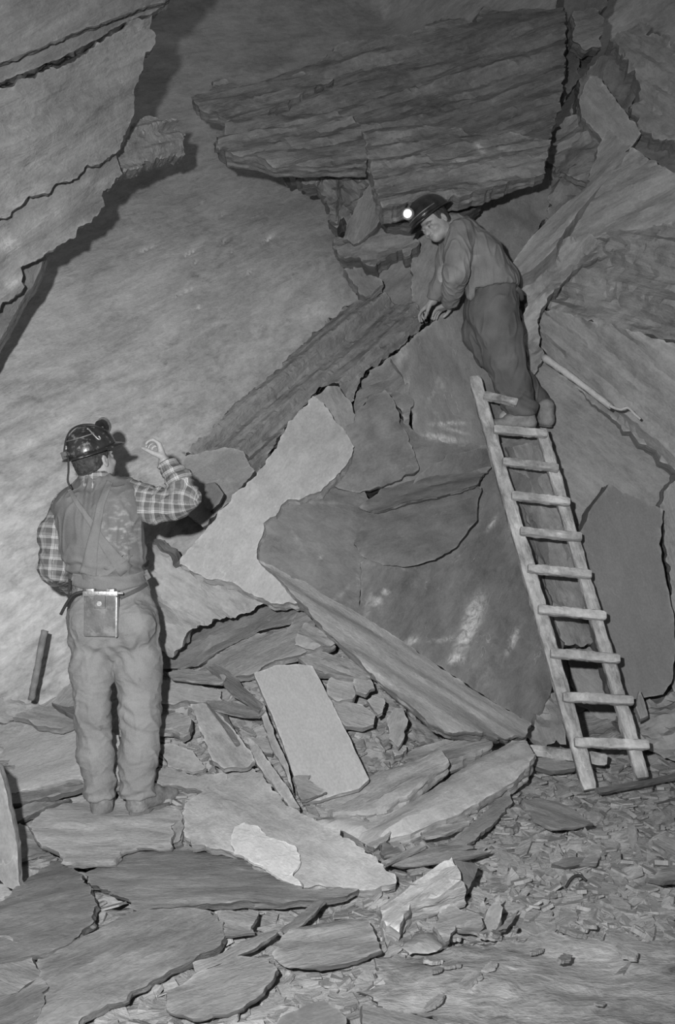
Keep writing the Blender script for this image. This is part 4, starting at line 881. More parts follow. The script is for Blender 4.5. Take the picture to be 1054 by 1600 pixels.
def head(S, c, f, up, k=1.0):
    R = frame(f, up)
    def w(x, y, z): return np.asarray(c) + (R.T @ np.array([x, y, z])) * k
    def e(p, r, kk=.01, cut=False, RR=None): S.ell(w(*p), [q * k for q in r], RR if RR is not None else R, kk, cut)
    e((0, -.015, .035), (.074, .092, .085), .02)              # skull
    e((0, .018, -.035), (.056, .068, .070), .03)              # face
    e((0, .055, -.078), (.030, .026, .026), .025)             # chin
    e((-.042, .01, -.055), (.02, .04, .03), .03); e((.042, .01, -.055), (.02, .04, .03), .03)   # jaw
    e((0, .078, .012), (.05, .013, .011), .012)               # brow
    for sx in (-1, 1):
        e((sx * .031, .090, -.006), (.016, .012, .011), .008, True)   # sockets
        e((sx * .031, .077, -.008), (.0125, .0125, .011), .003)       # eyeballs
        e((sx * .041, .062, -.035), (.018, .018, .016), .02)          # cheekbones
        e((sx * .077, -.012, -.012), (.008, .018, .031), .005)        # ears
        e((sx * .084, -.006, -.010), (.006, .009, .018), .004, True)
    S.cone(w(0, .080, .004), w(0, .102, -.034), .0075 * k, .0125 * k, .008)   # nose
    e((-.011, .090, -.037), (.009, .012, .008), .006); e((.011, .090, -.037), (.009, .012, .008), .006)
    e((0, .085, -.028), (.014, .02, .02), .008)
    e((0, .086, -.058), (.022, .010, .0055), .004)            # lips
    e((0, .084, -.068), (.019, .010, .006), .004)
    e((0, .099, -.0632), (.022, .012, .0018), .002, True)
    return R, w

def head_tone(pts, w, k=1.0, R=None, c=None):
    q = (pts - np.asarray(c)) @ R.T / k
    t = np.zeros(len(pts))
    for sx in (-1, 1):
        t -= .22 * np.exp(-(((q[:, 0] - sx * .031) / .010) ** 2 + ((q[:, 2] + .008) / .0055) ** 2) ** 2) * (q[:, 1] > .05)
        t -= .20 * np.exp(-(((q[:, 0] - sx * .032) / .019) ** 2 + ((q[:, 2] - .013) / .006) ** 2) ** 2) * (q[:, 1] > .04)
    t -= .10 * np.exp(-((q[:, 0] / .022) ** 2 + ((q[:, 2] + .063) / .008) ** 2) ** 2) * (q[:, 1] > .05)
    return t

def hand(S, wrist, d, palm, side, curl=(.3, .4, .5, .6), spread=.14, thumb=(.5, .3), k=1.0, pinch=False):
    """d: direction of the hand, palm: where the palm faces, side: +1 thumb towards cross(d, palm)"""
    d = unit(d); n = unit(palm - d * np.dot(palm, d)); s = np.cross(d, n) * side
    w = np.asarray(wrist, float)
    S.cone(w - d * .03 * k, w + d * .015 * k, .026 * k, .026 * k, .015, (n, .72))
    for i, o in enumerate((-.028, -.009, .010, .028)):
        S.cone(w + d * .012 * k + s * o * .7 * k, w + d * .082 * k + s * o * k, .0165 * k, .0125 * k, .008)
    lens = [(.024, .018, .016), (.031, .021, .018), (.035, .023, .019), (.032, .021, .018)]
    off = (-.031, -.0105, .0105, .031)
    tips = []
    for i in range(4):
        j = w + d * (.086 - (.008 if i in (0,) else 0)) * k + s * off[i] * k
        a = curl[i]; dd = unit(d + s * off[i] / .031 * spread); r = .0092 if i else .0078
        ang = 0
        for q, L in enumerate(lens[i]):
            ang += a * (1.0, 1.25, .8)[q]
            e = j + (dd * math.cos(ang) + n * math.sin(ang)) * L * k
            S.cone(j, e, (r - .0006 * q) * k, (r - .0006 * (q + 1)) * k, .002); j = e
        tips.append(j)
    j = w + d * .025 * k + s * .028 * k + n * .006 * k
    e1 = j + (d * .55 + s * thumb[0] + n * thumb[1]) * .042 * k
    e2 = e1 + unit(d * .9 + s * (thumb[0] - .35) + n * (thumb[1] + .1)) * .030 * k
    e3 = e2 + unit(d * .95 + s * (thumb[0] - .75) + n * (thumb[1] + .15)) * .025 * k
    S.cone(j, e1, .0155 * k, .0118 * k, .006); S.cone(e1, e2, .0112 * k, .0102 * k, .003); S.cone(e2, e3, .0102 * k, .0085 * k, .003)
    return tips

def bbox(pts, m):
    p = np.array(pts); return p.min(0) - m, p.max(0) + m

def boot(name, heel, dirv, up, L, mat, parent, k=1.0, sole_c=.12, shaft=.12):
    """leather work boot: heel is the middle of the back edge of the sole, on the ground"""
    d = unit(dirv); up = unit(up - d * np.dot(up, d)); s = np.cross(d, up); h = np.asarray(heel, float)
    lo, hi = bbox([h, h + d * L, h + up * .2], .09)
    S = Solid(lo, hi, .005)
    def w(x, y, z): return h + s * x + d * y + up * z
    S.cone(w(0, .045, .045), w(0, .06, shaft), .046, .056, .02, (s, 1.0))
    S.cone(w(0, .04, .04), w(0, L * .55, .05), .045, .042, .03)
    S.cone(w(0, L * .5, .048), w(.004, L * .82, .036), .044, .038, .03, (up, .85))
    S.ell(w(.004, L * .84, .04), (.046, .05, .034), np.array([s, d, up]), .02)
    S.cone(w(0, .07, .11), w(0, L * .55, .075), .03, .03, .03)
    S.plane_cut(w(0, 0, .012), -up)
    o, p = S.mesh(name, mat, parent, wr=lambda p, n: .0022 * noise3(p / .03, 3) + .001 * noise3(p / .01, 5))
    # sole and heel block
    vs = []; fs = []
    prof = []
    for a in range(28):
        t = 2 * math.pi * a / 28; x = math.sin(t); y = math.cos(t)
        yy = .5 * L * (1 - y) - .004; wd = .045 if yy < L * .3 else (.034 + .014 * math.sin((yy / L - .3) / .7 * math.pi))
        prof.append((x * wd * 1.12 + .003, yy))
    b = len(vs)
    for z in (.002, .021):
        for x, y in prof:
            raise_ = .012 if (L * .3 < y < L * .48 and z < .01) else 0
            vs.append(w(x, y, z + raise_ + (.02 * max(0, y / L - .75) if True else 0)))
    n = len(prof)
    fs.append(tuple(range(n))); fs.append(tuple(range(2 * n - 1, n - 1, -1)))
    for i in range(n): fs.append((i, i + n, (i + 1) % n + n, (i + 1) % n))
    me = mesh_np('boot_sole', vs, fs, None, False)
    link('boot_sole', me, M_bsole, o)
    return o
M_bsole = simple('boot_sole_rubber', .15, .85, .2, 25, .2, .4)

def lathe_like(name, c, R, f, mat, parent, nu=48, nv=16):
    """surface from f(u, v) in a local frame; rows of R are the local axes"""
    vs = []; fs = []
    for i in range(nv + 1):
        for j in range(nu):
            vs.append(np.asarray(c) + R.T @ np.array(f(2 * math.pi * j / nu, i / nv)))
    for i in range(nv):
        for j in range(nu):
            a = i * nu + j; b = i * nu + (j + 1) % nu
            fs.append((a, b, b + nu, a + nu))
    fs.append(tuple(range(nu - 1, -1, -1))); fs.append(tuple(range(nv * nu, nv * nu + nu)))
    me = mesh_np(name, vs, fs, None, True)
    return link(name, me, mat, parent)

def tube(name, pts, r, mat, parent=None, n=10, taper=None, sub=6):
    pts = [np.asarray(p, float) for p in pts]
    # Catmull-Rom
    q = [pts[0]] + pts + [pts[-1]]; out = []
    for i in range(1, len(q) - 2):
        for t in np.linspace(0, 1, sub, endpoint=False):
            a, b, c, d = q[i - 1], q[i], q[i + 1], q[i + 2]
            out.append(.5 * ((2 * b) + (-a + c) * t + (2 * a - 5 * b + 4 * c - d) * t * t + (-a + 3 * b - 3 * c + d) * t ** 3))
    out.append(pts[-1]); vs = []; fs = []
    ref = np.array([.3, .2, .93])
    for i, p in enumerate(out):
        tdir = unit(out[min(i + 1, len(out) - 1)] - out[max(i - 1, 0)])
        x = unit(np.cross(tdir, ref)); y = np.cross(tdir, x)
        rr = r if taper is None else r * (1 + (taper - 1) * i / (len(out) - 1))
        for j in range(n):
            a = 2 * math.pi * j / n; vs.append(p + (x * math.cos(a) + y * math.sin(a)) * rr)
    for i in range(len(out) - 1):
        for j in range(n):
            a = i * n + j; b = i * n + (j + 1) % n; fs.append((a, b, b + n, a + n))
    fs.append(tuple(range(n))[::-1]); fs.append(tuple(range((len(out) - 1) * n, len(out) * n)))
    return link(name, mesh_np(name, vs, fs, None, True), mat, parent)

def box(name, c, R, size, mat, parent=None, bev=.004):
    import bmesh
    bm = bmesh.new(); bmesh.ops.create_cube(bm, size=1)
    for v in bm.verts: v.co = Vector((v.co.x * size[0], v.co.y * size[1], v.co.z * size[2]))
    bmesh.ops.bevel(bm, geom=list(bm.edges), offset=bev, segments=2, affect='EDGES', profile=.6)
    for v in bm.verts: v.co = Vector(np.asarray(c) + R.T @ np.array(v.co))
    me = bpy.data.meshes.new(name); bm.to_mesh(me); bm.free()
    me.polygons.foreach_set('use_smooth', [True] * len(me.polygons)); me.set_sharp_from_angle(angle=.6)
    return link(name, me, mat, parent)

def disc(name, c, R, r, th, mat, parent=None, n=32, teeth=0):
    vs = []; fs = []
    for z in (-th / 2, th / 2):
        for j in range(n):
            a = 2 * math.pi * j / n; rr = r * (1 - .07 * (j % 2) if teeth else 1)
            vs.append(np.asarray(c) + R.T @ np.array((rr * math.cos(a), z, rr * math.sin(a))))
    fs.append(tuple(range(n))); fs.append(tuple(range(2 * n - 1, n - 1, -1)))
    for j in range(n): fs.append((j, j + n, (j + 1) % n + n, (j + 1) % n))
    return link(name, mesh_np(name, vs, fs, None, False), mat, parent)

def helmet(c, f, up, mat, parent, k=1.0):
    R = frame(f, up)
    def dome(u, v):
        a = v * math.pi / 2
        x = .118 * math.cos(a); y = .138 * math.cos(a); z = .125 * math.sin(a) ** .9
        ridge = .006 * math.exp(-((math.cos(u) * math.cos(a)) / .12) ** 2)   # ridge from brow to nape
        z += ridge * (1 if v > .25 else v * 4)
        return (x * math.cos(u) * k, y * math.sin(u) * k, z * k)
    o = lathe_like('helmet', c, R, lambda u, v: dome(u, v * .985), mat, parent)
    def brim(u, v):
        ex = .018 + .030 * max(0, math.sin(u)) ** 2
        q = [(-.004, .006), (ex * .5, .0005), (ex, -.004), (ex + .001, -.0085), (ex - .002, -.010), (ex * .5, -.006), (0, -.004), (-.008, 0)][min(7, int(round(v * 7)))]
        return ((.118 + q[0]) * math.cos(u) * k, (.138 + q[0]) * math.sin(u) * k, (q[1] - .010 * max(0, math.sin(u)) * max(0, q[0]) / ex) * k)
    lathe_like('helmet_brim', c, R, brim, mat, o, 56, 7)
    return o, R

def L2W(c, R):
    return lambda x, y, z: np.asarray(c) + R.T @ np.array([x, y, z])

M_stick = simple('weathered_stick', .2, .85, .15, 20, .3, .6)
def crease(p, sc, seed, amp):
    """sharp folds in cloth"""
    n = np.abs(noise3(p / np.array(sc), seed)); return -amp * np.clip(1 - n * 3.2, 0, 1) ** 1.5
# ---- the man in the checked shirt, seen from behind
def man_below():
    root_pts = dict(pel=P(175, 935, 4.62), chest=P(158, 830, 4.63), neck=P(147, 752, 4.64), head=P(148, 719, 4.655))
    pel, chest, neck, hd = root_pts['pel'], root_pts['chest'], root_pts['neck'], root_pts['head']
    hL, hR = P(143, 962, 4.62), P(212, 962, 4.62)
    kL, kR = P(145, 1118, 4.58), P(220, 1118, 4.60)
    aL, aR = P(159, 1240, 4.62), P(214, 1242, 4.60)
    sL, sR = P(100, 792, 4.66), P(213, 786, 4.64)
    eL, eR = P(86, 872, 4.62), P(285, 786, 4.56)
    wL, wR = P(118, 900, 4.86), P(257, 722, 4.60)
    f_h = np.array([.50, .80, .33]); up_h = np.array([-.28, -.22, .93])
    palm_dir = unit(P(247, 690, 4.61) - wR)
    lo, hi = bbox([hd, kL, kR, aL, aR, eL, eR, sL, sR, wL, wR, P(215, 680, 4.6), P(230, 1280, 4.6)], .17)
    S = Solid(lo, hi, .005)
    # trunk
    S.cone(pel + [0, 0, -.04], pel + [0, 0, .08], .105, .10, .05, ((1, 0, 0), 1.2))
    S.cone(chest + [.02, 0, -.1], chest + [0, 0, .02], .12, .125, .05, ((1, 0, 0), 1.25))
    S.cone(pel, chest, .10, .115, .05, ((1, 0, 0), 1.2))
    S.cone(sL + [.03, 0, 0], sR + [-.03, 0, 0], .065, .065, .06)
    S.cone(neck + [0, .005, -.03], hd + [0, -.0, -.03], .062, .056, .03)
    R, w = head(S, hd, f_h, up_h)
    S.chain([sL, eL, wL], [.055, .042, .03], .03); S.chain([sR, eR, wR], [.055, .043, .028], .03)
    S.chain([hL, kL, aL], [.088, .058, .042], .05); S.chain([hR, kR, aR], [.088, .058, .042], .05)
    S.cone(aL, aL + np.array([0, .1, -.06]), .04, .03, .02); S.cone(aR, aR + np.array([.12, .08, -.05]), .04, .03, .02)
    hand(S, wR, palm_dir, np.array([-.95, -.15, -.2]), 1, curl=(.88, .84, .8, .72), thumb=(.3, .8), spread=.03, k=1.0)
    hand(S, wL, np.array([.75, .6, .15]), np.array([0, .5, -.8]), 1, curl=(.6, .6, .6, .6), k=1.0)
    body, p = S.mesh('person', M_skin)
    attr(body.data, 'tone', head_tone(p, w, 1, R, hd))
    tag(body, 'person seen from behind in checked shirt, dark vest and pale work trousers, one hand raised', 'person')
    # hair: a short layer on the back of the skull
    H = Solid(hd - .13, hd + .13, .004)
    H.ell(w(0, -.018, .036), (.081, .098, .088), R, .01); H.ell(w(0, -.05, -.02), (.066, .055, .05), R, .02)
    H.plane_cut(w(0, .028, 0), unit(R.T @ np.array([0, 1, -.3])))
    H.plane_cut(w(0, 0, -.020), unit(R.T @ np.array([0, .35, -1])))
    H.mesh('hair', M_hair, body, wr=lambda p, n: .003 * noise3(p / .012, 1) + .002 * noise3(p / .006, 2))
    # trousers
    lo, hi = bbox([pel + [0, 0, .15], hL, hR, aL, aR], .2)
    T = Solid(lo, hi, .006)
    T.cone(P(172, 910, 4.63), P(176, 985, 4.62), .128, .142, .04, ((1, 0, 0), 1.33))
    for h_, k_, a_, rr, hem in ((hL, kL, aL, (.100, .093, .077, .076, .069), P(157, 1247, 4.615)), (hR, kR, aR, (.100, .097, .088, .082, .078), P(214, 1245, 4.60))):
        m1 = h_ * .45 + k_ * .55; m2 = k_ * .5 + hem * .5
        T.chain([h_, m1, k_, m2], rr[:4], .03); T.cone(m2, hem, rr[3], rr[4], .03)
        T.plane_cut(hem + [0, 0, .008 if h_ is hL else .004], (0.05, 0, -1), (hem - .13 - [0, 0, .1], hem + [.13, .13, .005]))
    T.ell(P(143, 975, 4.53), (.092, .08, .10), None, .04); T.ell(P(207, 975, 4.53), (.092, .08, .10), None, .04)
    T.plane_cut(P(172, 903, 4.6), (0.12, 0, 1))
    def folds(p, n):
        z = p[:, 2]; x = p[:, 0]
        knee = np.exp(-((z - kL[2]) / .11) ** 2); bot = np.exp(-((z - aL[2]) / .12) ** 2); cr = np.exp(-((z - hL[2] + .14) / .1) ** 2)
        f = .0035 * knee * np.sin((z + .35 * x) * 95 + 3 * noise3(p / .12, 2)) + .0055 * bot * np.sin((z - .45 * x) * 80 + 3 * noise3(p / .09, 4))
        f += .0045 * cr * np.sin((z * .7 + x * 1.2 * np.sign(x + 1.04)) * 75 + 2 * noise3(p / .1, 9))
        return f + .005 * noise3(p / .13, 6) + crease(p, (.09, .09, .17), 8, .007) + crease(p + 3, (.05, .05, .035), 5, .0035)
    tr, p = T.mesh('trousers', M_denim, body, wr=folds)
    # side seam welts and a hip pocket edge
    # shirt: sleeves, collar and the body under the vest
    lo, hi = bbox([sL, eL, wL, sR, eR, wR, neck], .14)
    Q = Solid(lo, hi, .005)
    Q.chain([sL + [.03, 0, .0], P(86, 835, 4.64), P(90, 885, 4.63), P(112, 908, 4.80), P(116, 904, 4.84)], [.082, .072, .080, .058, .045], .03)
    Q.chain([P(205, 782, 4.64), P(240, 790, 4.61), P(272, 788, 4.57), P(292, 778, 4.555)], [.100, .082, .068, .056], .02, (unit(eR - sR) * 0 + np.array([0, 1, 0]), .85))
    Q.chain([P(288, 776, 4.555), P(280, 752, 4.57), P(268, 733, 4.59)], [.066, .056, .046], .03)
    Q.cone(P(268, 736, 4.59), wR + (eR - wR) * .06, .044, .037, .01)
    Q.cone(neck + [0, .01, -.04], neck + [0, .004, .022], .082, .066, .01)
    Q.plane_cut(neck + [0, 0, .030], (-.12, .25, 1), (neck - .12, neck + .12))
    ax = unit(wR - P(268, 735, 4.59)); Q.plane_cut(wR - ax * .004, ax, (wR - .07, wR + .07))
    def sf(p, n):
        f = .005 * noise3(p / .07, 1) + crease(p, (.06, .05, .05), 2, .005)
        t = (p - eR) @ unit(wR - eR); m = (t > -.02) & (p[:, 0] > eR[0] - .14) & (p[:, 2] > eR[2] - .02)
        f += np.where(m, .0042 * np.sin(t * 150 + 2.5 * noise3(p / .05, 3)) * np.clip(t / .04, 0, 1), 0)
        fe = np.exp(-(np.linalg.norm(p - (P(90, 890, 4.63)), axis=1) / .09) ** 2)
        f += .008 * fe * np.sin(p[:, 2] * 110 + p[:, 0] * 60 + 2 * noise3(p / .05, 4))
        return f
    shirt, p = Q.mesh('shirt', M_plaid, body, wr=sf)
    attr3(shirt.data, 'cloth', bone_uv(p, [(sL, P(90, 885, 4.63), .078, (0, 1, 0)), (P(90, 885, 4.63), P(116, 904, 4.84), .06, (0, 0, 1)), (P(195, 778, 4.64), P(288, 786, 4.56), .0764, (0, 1, 0)), (P(288, 790, 4.56), wR, .0535, (.2, 1, 0)), (neck - [0, 0, .05], neck + [0, 0, .05], .0764, (0, 1, 0))]))
    # vest
    lo, hi = bbox([P(80, 740, 4.64), P(240, 930, 4.62)], .2)
    Ve = Solid(lo, hi, .005)
    Ve.cone(P(170, 912, 4.64), P(160, 850, 4.64), .138, .14, .04, ((1, 0, 0), 1.28))
    Ve.cone(P(160, 860, 4.64), P(155, 815, 4.64), .14, .145, .04, ((1, 0, 0), 1.38))
    Ve.cone(P(115, 795, 4.65), P(198, 783, 4.64), .095, .100, .05)
    Ve.cone(P(118, 776, 4.66), P(146, 756, 4.65), .05, .064, .04); Ve.cone(P(196, 768, 4.65), P(150, 756, 4.65), .055, .064, .04)
    Ve.cone(P(125, 800, 4.60), P(130, 850, 4.60), .09, .08, .05); Ve.cone(P(185, 795, 4.59), P(185, 850, 4.60), .09, .08, .05)
    Ve.plane_cut(P(92, 850, 4.64), unit([-1, 0, -.22]), (P(40, 930, 4.4), P(110, 800, 4.9)))
    Ve.plane_cut(P(221, 790, 4.64), unit([1, 0, .28]))
    Ve.plane_cut(P(77, 790, 4.64), unit([-1, 0, .12]))
    Ve.plane_cut(P(175, 916, 4.6), unit([.08, 0, -1]))
    def vf(p, n):
        f = .005 * noise3(p / .09, 7) + crease(p, (.05, .05, .18), 3, .006)
        u = P(170, 890, 4.6)[2]; m = np.exp(-((p[:, 2] - u) / .05) ** 2)
        f += .008 * m * np.sin(p[:, 2] * 120 + p[:, 0] * 25 + 2 * noise3(p / .07, 5))
        v = np.exp(-((p[:, 0] - P(143, 0, 4.6)[0]) / .05) ** 2) * np.clip((p[:, 2] - P(0, 850, 4.6)[2]) / .15, 0, 1)
        return f + .006 * v * np.sin(p[:, 0] * 150 + noise3(p / .1, 2))
    ve, p = Ve.mesh('vest', M_vestp, body, wr=vf)
    # pale worn leather patch rubbed onto the right shoulder blade
    qx = (p - P(187, 830, 4.5)); gate = np.exp(-((qx[:, 0] / .08) ** 2 + (qx[:, 2] / .12) ** 2)) * (p[:, 1] < 4.6)
    pt = np.clip(fbm(p[:, 0] / .035, p[:, 2] / .022, 3, 5) * 1.5 - .05, 0, 1)
    attr(ve.data, 'tone', gate * pt * .22 + .05 * np.clip(noise3(p / .12, 12), -1, 1) * .4)
    # straps, laid on the back of the vest
    from mathutils.bvhtree import BVHTree
    bvh = BVHTree.FromObject(ve, bpy.context.evaluated_depsgraph_get()) if False else BVHTree.FromPolygons([tuple(v.co) for v in ve.data.vertices], [tuple(q.vertices) for q in ve.data.polygons])
    bvt = BVHTree.FromPolygons([tuple(v.co) for v in tr.data.vertices], [tuple(q.vertices) for q in tr.data.polygons])
    def onback(x, y):
        o = Vector((0, 0, CAMZ)); tgt = Vector(P(x, y, 4.6)); dd = (tgt - o).normalized()
        best = None
        for bb in (bvh, bvt):
            h = bb.ray_cast(o, dd)
            if h[0] is not None and (best is None or h[3] < best[3]): best = h
        return (np.array(best[0]) if best else np.array(tgt))
    def strip(name, path, mat, th=.006, n=26):
        """path: (x, y, half width) rows laid over the back"""
        pth = np.array(path, float); T_ = np.linspace(0, len(pth) - 1, n)
        rows = []
        for t in T_:
            i = min(int(t), len(pth) - 2); f_ = t - i; rows.append(pth[i] * (1 - f_) + pth[i + 1] * f_)
        rows = np.array(rows); vs = []; fs = []; m = 9
        for i, r in enumerate(rows):
            tg = rows[min(i + 1, n - 1)][:2] - rows[max(i - 1, 0)][:2]; tg /= np.linalg.norm(tg); nx = np.array([-tg[1], tg[0]])
            for j in range(m):
                s_ = (j / (m - 1) * 2 - 1) * r[2]; q = onback(*(r[:2] + nx * s_))
                edge = 0.0 if 0 < j < m - 1 else .002
                vs.append(q + np.array([0, -th + edge, 0]))
            for j in range(m): vs.append(vs[-m] + np.array([0, th + .004, 0]))
        for i in range(n - 1):
            for j in range(m - 1):
                a = i * 2 * m + j; b = a + 2 * m; fs.append((a, a + 1, b + 1, b)); fs.append((a + m, b + m, b + m + 1, a + m + 1))
            a = i * 2 * m; b = a + 2 * m; fs.append((a, b, b + m, a + m)); a += m - 1; b += m - 1; fs.append((a, a + m, b + m, b))
        for i in (0, n - 1):
            for j in range(m - 1): a = i * 2 * m + j; fs.append((a, a + 1, a + m + 1, a + m))
        return link(name, mesh_np(name, vs, fs, None, True), mat, body)
    strip('overall_strap', [(109, 765, 3.4), (118, 782, 3.8), (132, 802, 4.4), (146, 822, 5), (157, 842, 6.5), (170, 860, 9), (184, 878, 11), (198, 893, 13)], M_strap)
    strip('overall_strap', [(172, 752, 5), (164, 770, 5.5), (157, 790, 6), (153, 812, 6.5), (148, 835, 8), (143, 862, 10), (140, 884, 12), (137, 898, 14)], M_strap, th=.009)
    strip('overall_back', [(150, 848, 4), (152, 862, 12), (155, 876, 24), (160, 890, 38), (168, 900, 52)], M_strap, th=.0045)
    strip('waistband', [(112, 905, 9), (130, 909, 11), (160, 911, 12), (190, 911, 12), (215, 906, 10), (233, 896, 7)], M_strap, th=.006)
    strip('belt', [(188, 934, 3.0), (203, 927, 3.2), (218, 920, 3.2), (230, 912, 3.2)], M_beltm, th=.008)
    # boots
    boot('boot', P(157, 1279, 4.56), np.array([-.10, 1, .0]), np.array([0, 0, 1.]), .28, M_boot, body)
    boot('boot', P(203, 1274, 4.55), np.array([.66, .75, .06]), np.array([0, -.05, 1.]), .265, M_boot, body)
    # helmet with lamp, bracket and cord
    hc = w(0, -.005, .048); hm, HR = helmet(hc, f_h, up_h, M_helmet, body, .94)
    q = L2W(hc, HR)
    lamp_c = q(.0, .120, .085)
    lp = disc('headlamp', lamp_c, HR, .034, .03, M_helmet2, hm, 40)
    disc('lamp_ring', q(.0, .134, .087), HR, .040, .012, M_metald, lp, 64, teeth=1)
    disc('lamp_reflector', q(.0, .1405, .087), HR, .031, .004, M_metal, lp, 32)
    box('lamp_bracket', q(0, .110, .062), HR, (.04, .014, .05), M_metald, hm, .003)
    box('cord_clip', q(-.02, -.142, .022), HR, (.03, .012, .034), M_metald, hm, .003)
    def strapon(pts): return [q(*p_) for p_ in pts]
    def shell(ang, v):
        a = v * math.pi / 2
        return (.115 * math.cos(a) * math.cos(ang), .134 * math.cos(a) * math.sin(ang), .122 * math.sin(a) ** .9)
    tube('helmet_band', strapon([shell(a_, .42) for a_ in np.linspace(-1.95, -.25, 11)]), .0026, M_metald, hm, 8)
    for a_ in (-1.9, -.35):
        tube('band_hook', strapon([shell(a_ - .06, .62), shell(a_, .64), shell(a_ + .02, .45), shell(a_ + .1, .24), shell(a_ + .2, .22), shell(a_ + .2, .30)]), .0035, M_metal, hm, 8)
    tube('lamp_cable', strapon([(.0, .105, .084), (-.012, .066, .112), (-.02, .0, .125), (-.022, -.056, .116), (-.022, -.098, .086), (-.02, -.127, .05), (-.02, -.143, .02)]) + [P(106, 715, 4.52), P(107, 735, 4.50), P(106, 752, 4.50), P(112, 764, 4.50)], .0046, M_rubber, hm, 10)
    # battery pack on the belt
    bc = P(158, 961, 4.455); RB = frame(np.array([0, 1, .02]), np.array([.01, -.02, 1]))
    pack = box('battery_pack', bc, RB, (.148, .05, .19), M_pack, None, .010)
    tag(pack, 'flat dark battery pack with metal top bar hanging from the belt of the man below', 'battery pack')
    qb = L2W(bc, RB)
    box('lid', qb(0, 0, .098), RB, (.155, .055, .022), M_metal, pack, .004)
    for x in (-.045, .045): box('hinge', qb(x, -.004, .112), RB, (.034, .04, .014), M_metal, pack, .003)
    box('side_rail', qb(.074, -.012, -.005), RB, (.008, .05, .18), M_metal, pack, .003)
    box('hasp', qb(0, -.028, .062), RB, (.05, .008, .06), M_pack, pack, .003)
    disc('stud', qb(0, -.034, .055), RB, .011, .008, M_metal, pack, 20)
    tube('spindle', [qb(.07, -.01, .1), qb(.1, -.01, .1)], .006, M_metal, pack)
    tube('power_cable', [P(95, 960, 4.46), P(103, 945, 4.45), P(113, 931, 4.44), P(124, 926, 4.44), P(134, 925, 4.45)], .0072, M_rubber, pack, 10)
    tube('cable_tail', [P(109, 905, 4.47), P(107, 920, 4.455), P(108, 936, 4.455), P(105, 948, 4.46)], .004, M_rubber, pack, 8)
    return body
M_vestp = simple('worn_canvas_vest', .165, .8, .2, 9, .16, .3, 170)
M_beltm = simple('belt_leather', .10, .6, .3)
man_below()

